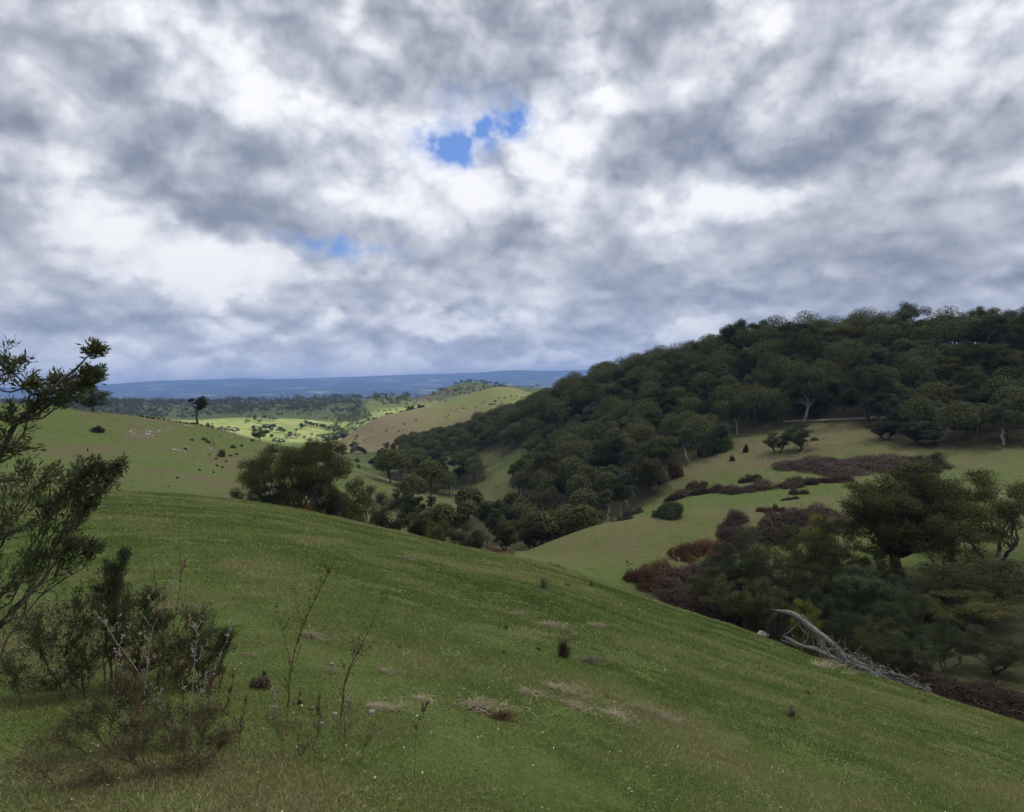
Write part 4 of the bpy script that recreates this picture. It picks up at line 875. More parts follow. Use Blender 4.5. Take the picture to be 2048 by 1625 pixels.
# ------------------------------------------------------------------ the fallen dead tree on the near crest
LZ = lambda x, y: (1420 + x * .2344, 1180 + y * .2344)
def crest_d(px): return float(np.interp(px, [p[0] for p in CREST], [p[2] for p in CREST]))
LC = P(*LZ(1000, 560), crest_d(LZ(1000, 560)[0]))
g2 = np.random.default_rng(21)
def lp(x, y, back=0.0):
    px, py = LZ(x, y); d = crest_d(px) + back; q = P(px, py, d); zz = float(height(q[0], q[1])) + .03
    q[2] = max(q[2], zz); return q - LC
dead = link('fallen_tree', None, None, LC)
tag(dead, 'grey weathered fallen tree arching on the crest of the near slope', 'fallen tree')
def limb(nm, pts, r0, r1, mat='deadwood', back=0.0, k=8, side=0):
    G_ = Geo(); L = np.array([lp(x, y, back + (b_[0] if (b_ := p_[2:]) else 0)) for p_ in pts for (x, y) in [p_[:2]]])
    t = np.linspace(0, 1, len(L) * 3); L2 = np.stack([np.interp(t, np.linspace(0, 1, len(L)), L[:, i]) for i in range(3)], 1)
    kk = np.ones(3) / 3; L3 = L2.copy(); L3[1:-1] = (L2[:-2] + L2[1:-1] + L2[2:]) / 3
    L3 = L3 + g2.normal(size=L3.shape) * r0 * .10
    rr = np.interp(t, [0, .12, .5, 1], [r0 * .45, r0, r0 * .9, r1]) if side == 1 else np.linspace(r0, r1, len(t))
    G_.tube(L3, rr, k, .28, g2)
    for _ in range(side * 3):     # splinters and ridges of torn wood running along the trunk
        i = g2.integers(1, len(L3) - 5); o_ = g2.normal(size=3) * r0 * .75
        G_.tube(L3[i:i + 5] + o_, np.linspace(r0 * .3, r0 * .1, 5), 4, .3, g2)
    return link(nm, G_.mesh(nm, M[mat], True), dead)
limb('trunk', [(570, 175), (660, 195), (745, 222), (800, 268), (900, 345), (980, 405), (1060, 470), (1120, 535), (1160, 595)], .145, .10, side=1)
limb('trunk', [(620, 190), (700, 235), (770, 262), (830, 310), (900, 375), (960, 440)], .085, .07, back=.25)
for pts, r0, r1, bk in [([(930, 380), (965, 450), (1000, 530), (1050, 600), (1110, 640)], .11, .06, 0), ([(880, 350), (930, 440), (960, 540), (1000, 600)], .12, .06, .3), ([(1040, 450), (1100, 540), (1150, 600), (1250, 650), (1400, 700), (1520, 760)], .12, .05, 0), ([(1120, 540), (1220, 600), (1350, 660), (1500, 715), (1600, 735), (1680, 745)], .10, .03, .3),
    ([(610, 390), (690, 430), (760, 475), (880, 505), (1000, 560), (1150, 620), (1350, 690), (1500, 770)], .10, .05, 0), ([(780, 490), (900, 500), (1020, 560), (1150, 640), (1300, 700)], .12, .06, .5), ([(1300, 660), (1420, 720), (1500, 770), (1600, 800), (1700, 830), (1770, 870)], .08, .03, -.2)]:
    limb('branch', pts, r0, r1, 'deadwood', bk, 6)
for pts, r0 in [([(600, 388), (650, 380), (720, 322), (772, 270)], .06), ([(615, 385), (640, 350), (630, 322)], .04), ([(635, 352), (680, 318)], .025), ([(780, 515), (808, 450), (836, 415), (838, 360)], .055), ([(945, 570), (938, 525), (912, 480), (935, 448)], .055), ([(1128, 535), (1150, 512), (1178, 498)], .035), ([(1150, 552), (1190, 560), (1232, 560)], .035),
    ([(1255, 610), (1290, 580), (1318, 552)], .03), ([(1365, 662), (1400, 650), (1435, 648)], .03), ([(1010, 410), (1022, 398)], .05), ([(610, 430), (700, 460), (740, 480)], .05), ([(1030, 500), (1060, 512), (1090, 520)], .05), ([(1780, 840), (1830, 830), (1858, 820), (1845, 870)], .03), ([(1890, 885), (1940, 925), (1985, 950)], .03), ([(1740, 830), (1810, 838), (1860, 850)], .025), ([(1500, 740), (1540, 700), (1560, 690)], .03), ([(1560, 720), (1640, 730), (1670, 740)], .04)]:
    limb('branch', pts, r0, r0 * .4, 'deadgrey', .1, 5)
G_ = Geo()
for _ in range(46):      # spikes standing off the crown end
    t = g2.random(); x = 900 + 850 * t; y = 400 + 430 * t + g2.uniform(-10, 40); A0 = lp(x, y, g2.uniform(-.3, .6)); B0 = lp(x + g2.uniform(-60, 90), y - g2.uniform(20, 75) * (1 - .4 * t), g2.uniform(-.4, .8)); bl = curve(A0, B0, -.05, 6, g2, .07); G_.tube(bl, np.linspace(.030, .008, 6), 4)
    G_.tube(curve(bl[3], bl[3] + (bl[5] - bl[3]) * .8 + g2.normal(size=3) * .25, 0, 4, g2, .06), np.linspace(.016, .006, 4), 3)
for _ in range(240):     # fine dead branches heaped along the ground below the crown end
    t = g2.random() ** .7; x = 1050 + 780 * t; y = 600 + 270 * t + g2.normal() * 22 * (1 - .4 * t); a = g2.normal() * .35 + .35; l = g2.uniform(50, 190) * (1 - .3 * t)
    A0 = lp(x, y, g2.uniform(-.6, 1.2)); B0 = lp(x + math.cos(a) * l, y + math.sin(a) * l, g2.uniform(-.6, 1.2))
    G_.tube(curve(A0, B0, .06, 5, g2, .04), np.linspace(.035, .010, 5) * g2.uniform(.5, 1.3), 3)
link('fine_branches', G_.mesh('fine_branches', M['deadwood'], True), dead)
for pts, r0 in [([(640, 200), (600, 260), (570, 330), (560, 400)], .045), ([(690, 225), (660, 290), (650, 350), (620, 400)], .04), ([(585, 180), (550, 172), (520, 168)], .03), ([(640, 195), (655, 175), (650, 165)], .03), ([(740, 250), (700, 300), (690, 350), (720, 420)], .035), ([(820, 330), (800, 400), (770, 440)], .035), ([(600, 210), (560, 280), (520, 350)], .03), ([(880, 360), (870, 430), (900, 500)], .05), ([(760, 300), (790, 350), (840, 380)], .03)]:
    limb('root', pts, r0, r0 * .3, 'deadwood', .1, 5)
G_ = Geo()
for _ in range(420):     # torn roots hanging from the upper end
    u = g2.random(); A0 = lp(575 + 110 * u, 190 + 35 * u, g2.uniform(-.3, .6)); v = np.clip(u + g2.normal() * .12, -.1, 1.1); B0 = lp(478 + 150 * v, 372 + 60 * v + g2.uniform(-120, 10) * (g2.random() < .5), g2.uniform(-.4, .9))
    G_.tube(curve(A0, B0, g2.uniform(0, .08), 5, g2, .03), np.linspace(.022, .006, 5), 3)
link('roots', G_.mesh('roots', M['bark'], True), dead)
q = stand(1523, crest_d(1523) - .3); q = P(1523, 1266, crest_d(1523)); q[2] = float(height(q[0], q[1])) + .1
tag(link('boulder', RK[2], None, q, .5, (.52, .42, .42)), 'pale lichened boulder on the crest left of the fallen dead tree', 'rock')

# ------------------------------------------------------------------ near grass, tussocks, straw, twigs and shrubs
m, n = mat_new('grass_blades'); at = lambda nm: n.n('ShaderNodeAttribute', attribute_name=nm).outputs['Fac']
gp = n.n('ShaderNodeNewGeometry')
kind_ = at('tone')
c = n.ramp(kind_, [(0, (.062, .100, .020)), (.45, (.108, .160, .034)), (.7, (.175, .215, .060)), (.84, (.23, .23, .09)), (1.0, (.38, .35, .22))])
b_ = n.n('ShaderNodeBsdfPrincipled'); n.put(b_.inputs['Base Color'], c); b_.inputs['Roughness'].default_value = .6; b_.inputs['Specular IOR Level'].default_value = .25
t_ = n.n('ShaderNodeBsdfTranslucent'); n.put(t_.inputs[0], c); mx = n.n('ShaderNodeMixShader', i_0=.35, i_1=b_.outputs[0], i_2=t_.outputs[0]); n.n('ShaderNodeOutputMaterial', i_0=mx.outputs[0]); M['blades'] = m
def blades(N, seed):
    g = np.random.default_rng(seed); a = g.uniform(-.66, .66, N); d = np.exp(g.uniform(math.log(2.6), math.log(86), N))
    dm = np.interp(a, AZ, dc) * 1.03; k = d < dm; a = a[k]; d = d[k]; N = len(a)
    x = d * np.sin(a); y = d * np.cos(a); z = height(x, y)
    pat = fbm(x / 1.6, y / 1.6, 4, .6); pat2 = fbm(x / 9 + 3, y / 9, 3); big = fbm(x / .45, y / .45, 2)
    keep = g.random(N) < np.clip(.75 + 1.0 * big + .4 * pat, .35, 1); x, y, z, d, pat, pat2 = [v[keep] for v in (x, y, z, d, pat, pat2)]; N = len(x)
    hgt = (.011 + .0015 * d) * g.uniform(.5, 1.6, N) * (1 + .8 * pat); wd = np.maximum(.0045, .00062 * d) * g.uniform(.6, 1.5, N)
    rel_ = d / np.interp(np.arctan2(x, y), AZ, dc)
    dryness = .08 * (1 - sstep(d, 5, 9)); ter = fbm(z * 2.2, (x - y) * .12, 3); tone = .46 + dryness + .35 * ter + .50 * pat + .45 * pat2 + g.normal(size=N) * .10 + .06 + .22 * sstep(rel_, .6, 1.0); str_ = g.random(N) < (.04 + dryness * 1.0 + .35 * np.clip(pat - .12, 0, 1) + .05 * sstep(rel_, .7, 1)); tone = np.clip(np.where(str_, g.uniform(.84, 1, N), np.minimum(tone, .86)), 0, 1)
    th = g.uniform(0, 2 * math.pi, N); ln = g.uniform(.1, 1.3, N) * hgt; ln = np.where(str_, ln * 2.0, ln); hgt = np.where(str_, hgt * .55, hgt); ph = g.uniform(0, 2 * math.pi, N)
    p0 = np.stack([x, y, z - .004], 1); s_ = np.stack([np.cos(th), np.sin(th), 0 * th], 1) * wd[:, None]
    tip = p0 + np.stack([np.cos(ph) * ln, np.sin(ph) * ln, hgt], 1)
    V_ = np.stack([p0 - s_, p0 + s_, tip], 1).reshape(-1, 3); return V_, np.arange(3 * N).reshape(N, 3), np.repeat(tone, 3)
bv, bf, bt = blades(1500000, 3)
tag(link('grass', mesh_np('grass', bv, bf, M['blades'], False, {'tone': bt})), kind='stuff')
# pale fallen leaves and bits of bark scattered in the grass
g3 = np.random.default_rng(12); N = 1500; a = g3.uniform(-.6, .6, N); d = np.exp(g3.uniform(math.log(3), math.log(50), N)); x = d * np.sin(a); y = d * np.cos(a)
G_ = Geo(); G_.leaves(np.stack([x, y, height(x, y) + .02 + .001 * d], 1), g3.normal(size=(N, 3)) * .4 + np.array([0, 0, 1]), np.maximum(.022, .0011 * d) * g3.uniform(.5, 1.4, N), .4, g3)
m, n = mat_new('fallen_leaf'); b_ = n.n('ShaderNodeBsdfPrincipled'); n.put(b_.inputs['Base Color'], n.ramp(n.n('ShaderNodeNewGeometry').outputs['Random Per Island'], [(0, (.20, .16, .10)), (.5, (.38, .33, .22)), (1, (.62, .56, .42))])); b_.inputs['Roughness'].default_value = .7; n.n('ShaderNodeOutputMaterial', i_0=b_.outputs[0])
tag(link('fallen_leaves', G_.mesh('fallen_leaves', m)), kind='stuff')

def straw_heap(seed, n=260, h=.10, mat='straw', up=.25, L=(.10, .32), r=.004):
    g = np.random.default_rng(seed); G_ = Geo(); V_ = []; F_q = []
    for i in range(n):
        a = g.uniform(0, 6.28); rr = abs(g.normal()) * .6 * (1 + .5 * math.sin(2.3 * a + seed)); p = np.array([math.cos(a) * rr, math.sin(a) * rr * .55, max(0, h * (1 - rr)) * g.random()])
        b = g.uniform(0, 6.28); l = g.uniform(*L); e = p + np.array([math.cos(b) * l, math.sin(b) * l * .7, l * g.uniform(-.1, up)]); md = (p + e) / 2 + np.array([0, 0, l * .18])
        s_ = np.array([-math.sin(b), math.cos(b), 0]) * r
        G_.add([p - s_, p + s_, md + s_, md - s_], [(0, 1, 2, 3)]); G_.add([md - s_, md + s_, e + s_ * .3, e - s_ * .3], [(0, 1, 2, 3)])
    return G_.mesh('dead_grass_clump', M[mat])
ST = [straw_heap(i, 300, .16, r=.006, up=.5, L=(.12, .45)) for i in range(4)]
for i, (px, py, wp) in enumerate([(767,1345,46),(750,1417,60),(949,1421,100),(1052,1389,60),(1110,1380,60),(1180,1327,80),(1145,1415,60),(1222,1432,60),(1271,1421,60),(1025,1230,34),(1095,1254,60),(1186,1254,44),(805,1119,60),(620,1276,60),(485,1311,34),(840,1400,50),(1640,1335,40),(1690,1350,30),(660,1345,40),(1330,1440,50)]):
    q = ground(px, py, 2.5, 100); d = math.hypot(q[0], q[1]); s_ = wp / FOC * d * 1.0
    tag(link('dead_grass_clump', ST[i % 4], None, q, rng.uniform(-.6, .6), (s_ * rng.uniform(.7, 1.2), s_ * rng.uniform(.7, 1.3), s_ * rng.uniform(.4, .9))), 'flattened clump of dead straw coloured grass lying on the near slope', 'dead grass', 'flattened clumps of dead grass on the near slope')
q = ground(1005, 1440, 2.5, 60); tag(link('dead_grass_clump', straw_heap(9, 500, .16, 'bramble_rust', .8, (.1, .3), .006), None, q, 0, .28), 'reddish brown dead clump at the bottom centre of the slope', 'dead grass')
def tussock(px, py, hpx, wpx, label, seed, mat='straw', n=150):
    g = np.random.default_rng(seed); q = ground(px, py, 2.5, 70); d = math.hypot(q[0], q[1]); h = hpx / FOC * d; w_ = wpx / FOC * d; G_ = Geo()
    for i in range(n):
        a = g.uniform(0, 6.28); r = abs(g.normal()) * w_ * .16; p = np.array([math.cos(a) * r, math.sin(a) * r, -.02]); l = h * g.uniform(.45, 1.05); o_ = g.uniform(.05, .55) * (.5 + 2 * r / w_)
        e = p + np.array([math.cos(a) * o_ * l, math.sin(a) * o_ * l, l]); md = (p * .45 + e * .55) + np.array([-math.cos(a), -math.sin(a), 0]) * l * .06; th = a + g.normal() * .8; s_ = np.array([-math.sin(th), math.cos(th), 0]) * max(.004, .00035 * d)
        G_.add([p - s_, p + s_, md + s_, md - s_], [(0, 1, 2, 3)]); G_.add([md - s_, md + s_, e + s_ * .3, e - s_ * .3], [(0, 1, 2, 3)])
    return tag(link('tussock', G_.mesh('tussock', M[mat]), None, q), label, 'tussock')
M['dead_stalk'] = leaf_mat('dead_stalks', (.055, .042, .032), (.24, .20, .16), .1, 8.0)
tussock(1127, 1316, 44, 34, 'upright grey brown tussock in the middle of the near slope', 1, 'dead_stalk', 170)
tussock(1087, 1178, 26, 32, 'small brown tussock upslope near the crest', 2, 'dead_stalk', 90)
tussock(1585, 1436, 26, 36, 'short dark tussock at the bottom right', 3, 'dead_stalk', 90)
tussock(1215, 1398, 14, 24, 'faint low tussock right of the upright one', 4, 'straw', 60)
for i in range(22):
    px = rng.uniform(420, 1850); py = rng.uniform(1160, 1430)
    if py < 1120 + max(0, px - 1040) * .34: continue
    tussock(px, py, rng.uniform(7, 14), rng.uniform(14, 26), 'small tuft of rank grass standing out of the near slope', 60 + i, 'straw' if i % 2 else 'dead_stalk', 40)['group'] = 'small rank tufts on the near slope'
for (px, py, s_, lab) in [(742, 1428, .035, 'small tan stone among dead grass at the bottom'), (663, 1331, .03, 'small tan stone on the green slope left of centre'), (668, 1432, .03, 'tiny pale stone between the bare saplings'), (640, 1452, .03, 'tiny pale stone at the foot of the bare sapling')]:
    q = ground(px, py, 2.5, 60); tag(link('stone', RK[1], None, q + np.array([0, 0, s_ * .3]), 1.0, s_), lab, 'stone')

def sapling(pts, d, r0, label, seed, mat='twig', twigs=10, cat='sapling', leafy=0, spread=.16):
    g = np.random.default_rng(seed); r0 = r0 * .52; px, py = pts[-1]; base = stand(px, d); W = [P(x, y, d + .04 * i) for i, (x, y) in enumerate(pts)]; W[-1] = base - np.array([0, 0, .05]); W = np.array(W)[::-1] - base
    t = np.linspace(0, 1, 22); s_ = np.concatenate([[0], np.cumsum(np.linalg.norm(np.diff(W, axis=0), axis=1))]); s_ /= s_[-1]
    L = np.stack([np.interp(t, s_, W[:, i]) for i in range(3)], 1); L[1:-1] = (L[:-2] + L[1:-1] * 2 + L[2:]) / 4; tot = np.linalg.norm(L[-1] - L[0])
    L += g.normal(size=L.shape) * .0022
    o = link('sapling', None, None, base); G_ = Geo(); G_.tube(L, np.linspace(r0, r0 * .28, 22), 6, .15, g); link('stem', G_.mesh('stem', M[mat], True), o)
    B = Geo(); lv = []
    for k in range(twigs):
        i = g.integers(5, 20); a = g.uniform(0, 6.28); l = tot * g.uniform(.08, spread * 2) * (1 - .5 * i / 22); e = L[i] + np.array([math.cos(a) * l * .5, math.sin(a) * l * .4, l * .85]); bl = curve(L[i], e, -.05, 7, g, .02)
        B.tube(bl, np.linspace(r0 * .32, r0 * .12, 7), 4); lv.append(bl)
    lv.append(L[8:])
    for bl in lv:           # buds and spurs
        for _ in range(int(len(bl) * 1.5)):
            p = bl[g.integers(0, len(bl))]; e = p + g.normal(size=3) * .010 + np.array([0, 0, .012]); B.tube([p, (p + e) / 2, e], [.0018, .0032, .001], 4)
    link('twigs', B.mesh('twigs', M[mat], True), o)
    if leafy:
        G2 = Geo(); allp = np.concatenate(lv); n_ = leafy; p = allp[g.integers(0, len(allp), n_)] + g.normal(size=(n_, 3)) * .05
        G2.leaves(p, g.normal(size=(n_, 3)), .028 * g.uniform(.5, 1.3, n_), .3, g); link('foliage', G2.mesh('foliage', M['wattle']), o)
    return tag(o, label, cat)
sapling([(307, 1118), (312, 1180), (317, 1256), (320, 1380), (322, 1505)], 5.2, .010, 'bare reddish sapling stem straight up at the left, beside the shrub', 1)
sapling([(360, 1112), (362, 1177), (344, 1267), (356, 1308), (367, 1393), (368, 1510)], 5.0, .011, 'bare reddish sapling with kinked stem right of the straight one', 2, twigs=14)
sapling([(367, 1127), (340, 1180), (318, 1230), (303, 1265), (290, 1370), (280, 1480)], 5.4, .009, 'pale grey slanting twig rising over the left shrub', 3, 'twig_pale', 8)
sapling([(675, 1112), (646, 1165), (616, 1226), (593, 1285), (581, 1344), (575, 1420), (572, 1500)], 4.9, .010, 'tall bare red brown sapling leaning right in the middle foreground', 4, twigs=13)
sapling([(552, 1215), (562, 1250), (572, 1282), (581, 1320), (576, 1420), (570, 1510)], 5.0, .007, 'short bare stem beside the tall leaning sapling', 5, twigs=6)
sapling([(778, 1182), (754, 1226), (722, 1294), (693, 1344), (684, 1420), (676, 1500)], 4.9, .009, 'bare red brown sapling farthest right in the foreground', 6, twigs=9)
sapling([(755, 1278), (728, 1306), (706, 1330), (690, 1362), (682, 1420), (678, 1500)], 4.85, .006, 'thin side sapling under the farthest right one', 7, twigs=5)
sapling([(192, 1226), (230, 1280), (268, 1329), (296, 1380), (326, 1426), (345, 1500)], 4.8, .009, 'long bare stem slanting down to the right through the left shrub', 8, 'twig_pale', 8)
sapling([(470, 1240), (450, 1290), (420, 1350), (395, 1420), (385, 1510)], 4.9, .006, 'thin pale twig right of the kinked sapling', 9, 'twig_pale', 8)
sapling([(495, 1390), (488, 1420), (480, 1455), (478, 1520)], 4.6, .006, 'short dark twig at the bottom left of centre', 10, twigs=6)
sapling([(855, 1405), (845, 1430), (832, 1455), (828, 1530)], 4.5, .005, 'short dark twig at the bottom right of the stones', 11, twigs=4)
for i, (x0, y0, x1) in enumerate([(250, 1200, 300), (400, 1200, 370), (425, 1330, 400), (230, 1300, 270), (470, 1340, 430), (545, 1380, 560), (640, 1390, 625), (700, 1400, 690), (600, 1380, 590)]):
    sapling([(x0, y0), ((x0 * 2 + x1) / 3, y0 + (1510 - y0) * .4), (x1, 1510)], 4.6 + .13 * i, .005, 'thin bare twig among the foreground undergrowth', 40 + i, ['twig', 'twig_pale'][i % 2], 7)
for o in [o for o in C.objects if o.get('label') == 'thin bare twig among the foreground undergrowth']: o['group'] = 'thin twigs in the foreground undergrowth'

def leafy_shrub(name, base_px, d, clumps, label, cat, fm, leaf, n_per, asp=.3, r0=.03, bark='twig', trunk=None, up=.5, seed=0, fine=1.0):
    """clumps: (px, py, radius px, depth offset) seen positions of its leafy sprays"""
    g = np.random.default_rng(seed); base = stand(base_px, d); o = link(name, None, None, base); T_ = Geo(); L_ = Geo()
    if trunk: tk = np.array([P(x, y, d) for x, y in trunk] ) - base; tk[0] = (0, 0, -.1); T_.tube(tk, np.linspace(r0, r0 * .35, len(tk)), 8, .2, g)
    else: tk = np.array([[0, 0, 0.0], [0, 0, .05]])
    for (px, py, rp, dd) in clumps:
        c = P(px, py, d + dd) - base; r = rp / FOC * d; lo = [i for i in range(len(tk)) if tk[i][2] < c[2]] or [0]
        i = lo[-1] if trunk else 0; st = tk[max(0, i - (1 if g.random() < .5 else 0))].copy()
        if not trunk:
            st = c * np.array([.75, .75, 0]) + np.append(g.normal(size=2) * .07, 0); st[2] = float(height(base[0] + st[0], base[1] + st[1])) - base[2] - .03
        br = curve(st, c, -.05, 8, g, .03); T_.tube(br, np.linspace(r0 * .32, r0 * .07, 8), 5)
        for s_ in range(int(16 * fine)):
            u = g.normal(size=3); u /= np.linalg.norm(u); u[2] = abs(u[2]) * up + u[2] * (1 - up); e = c + u * r * g.uniform(.5, 1.1); s0 = br[g.integers(4, 8)]; tw = curve(s0, e, .04, 6, g, .03)
            T_.tube(tw, np.linspace(r0 * .07, r0 * .02, 6), 3); m_ = int(n_per / (16 * fine)); tt = g.random(m_) ** .6; k_ = (tt * 4.99).astype(int); p = tw[k_] + (tw[k_ + 1] - tw[k_]) * g.random((m_, 1)) + g.normal(size=(m_, 3)) * leaf * .35
            ax = (e - s0) / (np.linalg.norm(e - s0) + 1e-9) + g.normal(size=(m_, 3)) * .55; ax /= np.linalg.norm(ax, axis=1, keepdims=True); sd_ = np.cross(ax, g.normal(size=(m_, 3))); sd_ /= np.linalg.norm(sd_, axis=1, keepdims=True)
            ll = leaf * g.uniform(.6, 1.3, (m_, 1)); V_ = np.stack([p, p + ax * ll * .5 + sd_ * ll * asp * .5, p + ax * ll, p + ax * ll * .5 - sd_ * ll * asp * .5], 1).reshape(-1, 3); L_.add(V_, np.arange(4 * m_).reshape(m_, 4))
    link('branches', T_.mesh('branches', M[bark], True), o); link('foliage', L_.mesh('foliage', M[fm]), o); return tag(o, label, cat)
# young wattle at the left edge
leafy_shrub('young_tree', -70, 7.0, [(188, 702, 13, 0), (184, 742, 18, .1), (168, 765, 22, 0), (196, 752, 9, 0), (150, 792, 28, .2), (120, 760, 20, .3), (90, 800, 30, 0), (40, 770, 40, -.2), (0, 720, 50, 0), (20, 840, 50, 0), (-60, 760, 70, .1),
    (215, 950, 32, 0), (238, 932, 15, .1), (188, 978, 42, 0), (200, 935, 24, 0), (150, 950, 45, .2), (180, 1010, 22, 0), (100, 940, 50, -.2), (40, 960, 60, .3), (0, 900, 60, 0), (110, 1010, 40, 0), (30, 1060, 60, -.2), (190, 1098, 13, 0), (160, 1090, 24, .1), (100, 1110, 40, .2), (20, 1150, 60, 0)],
    'young wattle tree with leafy sprays reaching in from the left edge', 'tree', 'sprays', .055, 520, .22, .035, 'bark', [(-70, 1500), (-60, 1300), (-50, 1100), (-20, 950), (30, 850), (90, 790), (150, 740)], .5, 1)
leafy_shrub('shrub', 215, 6.0, [(215, 1180, 40, 0), (250, 1215, 45, .2), (200, 1240, 60, 0), (300, 1200, 30, .1), (280, 1260, 50, 0), (240, 1300, 55, .2), (160, 1210, 60, 0), (120, 1280, 70, .1), (180, 1330, 60, 0), (60, 1250, 70, 0), (320, 1240, 24, 0), (30, 1350, 80, 0), (110, 1370, 70, -.1), (295, 1330, 44, 0), (222, 1140, 18, 0), (250, 1110, 10, 0)],
    'big fine leaved grey green shrub filling the lower left corner', 'shrub', 'wattle', .032, 1600, .17, .024, 'twig', None, .6, 2, 1.8)
leafy_shrub('shrub', 400, 6.0, [(395, 1235, 34, 0), (410, 1270, 34, .1), (375, 1290, 34, 0), (452, 1272, 20, 0), (440, 1300, 26, 0), (400, 1320, 40, 0), (350, 1350, 40, 0), (420, 1350, 34, .1), (380, 1390, 40, 0), (340, 1300, 30, 0)],
    'smaller fine leaved shrub right of the big lower left one', 'shrub', 'wattle', .030, 1300, .17, .018, 'twig', None, .6, 3, 1.6)
leafy_shrub('dry_shrub', 300, 4.8, [(240, 1370, 40, 0), (215, 1420, 45, 0), (280, 1400, 40, 0), (260, 1460, 50, 0), (330, 1440, 45, 0), (390, 1440, 40, .1), (170, 1440, 50, 0), (340, 1500, 60, 0), (240, 1540, 60, 0), (430, 1490, 40, 0), (120, 1480, 60, 0)],
    'brown dry scrub at the foot of the lower left shrubs', 'shrub', 'undergrowth', .030, 900, .12, .014, 'twig', None, .7, 4, 1.6)
leafy_shrub('dry_shrub', 340, 4.4, [(300, 1450, 40, 0), (360, 1470, 40, 0), (420, 1430, 30, 0), (452, 1475, 30, .1), (250, 1500, 50, 0), (400, 1530, 60, 0), (300, 1560, 60, 0), (180, 1560, 70, 0), (80, 1540, 70, 0)],
    'low olive undergrowth along the lower left edge of the slope', 'shrub', 'undergrowth', .026, 900, .16, .012, 'twig', None, .7, 5, 1.5)
leafy_shrub('dry_shrub', 600, 4.6, [(545, 1440, 26, 0), (590, 1450, 30, 0), (640, 1440, 26, .1), (690, 1450, 30, 0), (740, 1470, 26, 0), (620, 1490, 34, 0)],
    'sparse grey twiggy growth around the bare saplings', 'shrub', 'gum_grey', .020, 160, .2, .012, 'twig', None, .8, 6, 1.4)
b_q = ground(520, 1374, 2.5, 60); bush('low_shrub', bush_mesh(88, 'dead_stalk', 1500, .12, .8, 9), b_q, .11, 'small round grey brown shrublet left of the tall leaning sapling', 'shrub')

# rough grass and low regrowth over the middle hills
g4 = np.random.default_rng(31); N = 520000; a = g4.uniform(-.62, .75, N); d = np.sqrt(g4.uniform(.0, 1, N) ** .8 * (560 ** 2 - 70 ** 2) + 70 ** 2); x = d * np.sin(a); y = d * np.cos(a); z = height(x, y)
qx, qy = project(np.stack([x, y, z], 1)); pt = fbm(x / 7, y / 7, 4, .6) + .6 * fbm(x / 1.6, y / 1.6, 2); dcr = np.interp(a, AZ, dc)
k = (d > dcr * 1.2) & (g4.random(N) < np.clip(.25 + 1.6 * pt, .03, 1)) ; x, y, z, d, qx, qy, pt = [v[k] for v in (x, y, z, d, qx, qy, pt)]; N = len(x)
sz = (.07 + .0006 * d) * g4.uniform(.5, 1.5, N) * (1 + .8 * pt); gul = (qx > 1250) * (qy > 1120); sz = sz * (1 + 1.2 * gul)
tn = np.clip(.30 + .9 * pt + g4.normal(size=N) * .22 - .5 * gul, 0, 1); th = g4.uniform(0, 6.28, N); sd_ = np.stack([np.cos(th), np.sin(th), 0 * th], 1) * sz[:, None] * .5; p0 = np.stack([x, y, z - .03], 1); tp_ = p0 + np.stack([g4.normal(size=N) * sz * .4, g4.normal(size=N) * sz * .4, sz * .5], 1)
mr, n = mat_new('rough_grass'); b_ = n.n('ShaderNodeBsdfPrincipled'); n.put(b_.inputs['Base Color'], n.ramp(n.n('ShaderNodeAttribute', attribute_name='tone').outputs['Fac'], [(0, (.046, .050, .020)), (.3, (.066, .072, .026)), (.6, (.11, .115, .040)), (1, (.27, .23, .12))])); b_.inputs['Roughness'].default_value = .9; n.n('ShaderNodeOutputMaterial', i_0=b_.outputs[0])
tag(link('rough_grass', mesh_np('rough_grass', np.stack([p0 - sd_, p0 + sd_, tp_], 1).reshape(-1, 3), np.arange(3 * N).reshape(N, 3), mr, False, {'tone': np.repeat(tn, 3)})), kind='stuff')

# leaf litter and bare earth under the woods
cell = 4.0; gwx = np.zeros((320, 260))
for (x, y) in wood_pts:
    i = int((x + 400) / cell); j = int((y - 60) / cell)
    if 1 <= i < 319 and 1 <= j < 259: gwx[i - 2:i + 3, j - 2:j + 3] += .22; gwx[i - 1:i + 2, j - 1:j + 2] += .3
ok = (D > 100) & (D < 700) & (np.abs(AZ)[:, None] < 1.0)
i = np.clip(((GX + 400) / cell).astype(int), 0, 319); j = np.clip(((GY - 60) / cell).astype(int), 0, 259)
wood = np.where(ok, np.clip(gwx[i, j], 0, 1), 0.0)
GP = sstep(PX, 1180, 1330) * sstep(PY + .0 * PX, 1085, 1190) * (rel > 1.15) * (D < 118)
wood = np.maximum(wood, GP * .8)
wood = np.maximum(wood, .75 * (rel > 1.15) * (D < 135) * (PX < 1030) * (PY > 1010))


# ------------------------------------------------------------------ terrain sheet (after the woods have marked their floor)
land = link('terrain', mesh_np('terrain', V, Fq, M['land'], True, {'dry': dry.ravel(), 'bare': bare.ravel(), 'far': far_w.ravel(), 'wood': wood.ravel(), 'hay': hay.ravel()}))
tag(land, kind='structure')

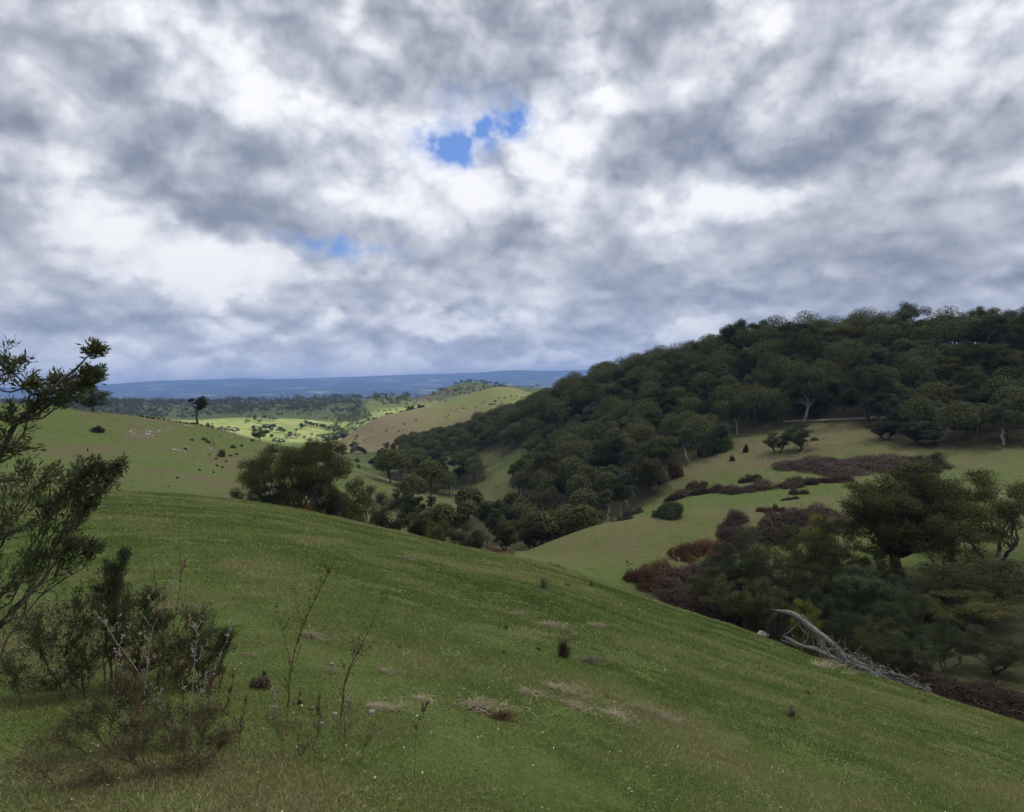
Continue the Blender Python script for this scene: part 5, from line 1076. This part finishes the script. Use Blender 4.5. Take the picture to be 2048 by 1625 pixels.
# ------------------------------------------------------------------ unseen cloud sheet added to shade the near hills, holed to light far paddocks
def shade_deck():
    m, n = mat_new('shade_cloud_body'); g = n.n('ShaderNodeNewGeometry').outputs['Position']
    nn = n.noise(g, .0011, 6, .6)
    cov = n.m('ADD', .78, n.m('MULTIPLY', n.m('SUBTRACT', nn, .5), 1.1))
    for (px, py, rx, ry) in GAPS:
        q = ground(px, py, 500); k = (DECK - q[2]) / SD[2]; c = q + SD * k
        mp = n.n('ShaderNodeMapping', vector_type='TEXTURE', i_0=g); mp.inputs['Location'].default_value = (c[0], c[1], DECK); mp.inputs['Scale'].default_value = (rx, ry, 900)
        gr = n.n('ShaderNodeTexGradient', gradient_type='SPHERICAL', i_0=mp.outputs[0])
        cov = n.m('SUBTRACT', cov, n.m('MULTIPLY', gr.outputs[1], 3.0))
    cov = n.map(cov, .1, .75, 0, .73, True)
    tr = n.n('ShaderNodeBsdfTransparent'); tl = n.n('ShaderNodeBsdfTranslucent', i_0=(.95, .96, 1, 1)); df = n.n('ShaderNodeBsdfDiffuse', i_0=(.9, .9, .9, 1))
    body = n.n('ShaderNodeMixShader', i_0=.2, i_1=tl.outputs[0], i_2=df.outputs[0])
    mx = n.n('ShaderNodeMixShader', i_0=cov, i_1=tr.outputs[0], i_2=body.outputs[0])
    n.n('ShaderNodeOutputMaterial', i_0=mx.outputs[0]); return m
DECK = 1900.0
GAPS = [(560, 862, 620, 420)]
base = SD * (DECK / SD[2])
gx, gy = np.meshgrid(np.linspace(-2600, 2600, 60), np.linspace(-1500, 2350, 60), indexing='ij')
cz = DECK + 60 * fbm(gx / 500, gy / 500, 4)
cv = np.stack([gx + base[0], gy + base[1], cz], -1).reshape(-1, 3)
i2, j2 = np.meshgrid(np.arange(59), np.arange(59), indexing='ij')
cf = np.stack([i2 * 60 + j2, i2 * 60 + j2 + 1, (i2 + 1) * 60 + j2 + 1, (i2 + 1) * 60 + j2], -1).reshape(-1, 4)
deck = link('shade_cloud', mesh_np('shade_cloud', cv, cf, shade_deck(), True)); tag(deck, kind='structure')

# ------------------------------------------------------------------ haze
zmin = float(GZ.min()) - 1.0; zmax = float(max(GZ.max(), 40)) + 8
print('terrain z', zmin, zmax)
s = 19010.0
hv = [(-s, -s, zmin), (s, -s, zmin), (s, s, zmin), (-s, s, zmin), (-s, -s, zmax), (s, -s, zmax), (s, s, zmax), (-s, s, zmax)]
hf = [(0, 3, 2, 1), (4, 5, 6, 7), (0, 1, 5, 4), (1, 2, 6, 5), (2, 3, 7, 6), (3, 0, 4, 7)]
hm, n = mat_new('air')
pv = n.n('ShaderNodeVolumePrincipled'); pv.inputs['Color'].default_value = (.28, .47, .96, 1); pv.inputs['Density'].default_value = 1.0e-4; pv.inputs['Anisotropy'].default_value = 0.0
o_ = n.n('ShaderNodeOutputMaterial'); n.put(o_.inputs['Volume'], pv.outputs[0])
hz_o = link('haze', mesh_np('haze', hv, hf, hm)); tag(hz_o, kind='stuff')
scene.cycles.volume_bounces = 0
scene.cycles.max_bounces = 8; scene.cycles.diffuse_bounces = 3; scene.cycles.transmission_bounces = 4; scene.cycles.transparent_max_bounces = 12
scene.cycles.sample_clamp_indirect = 4.0
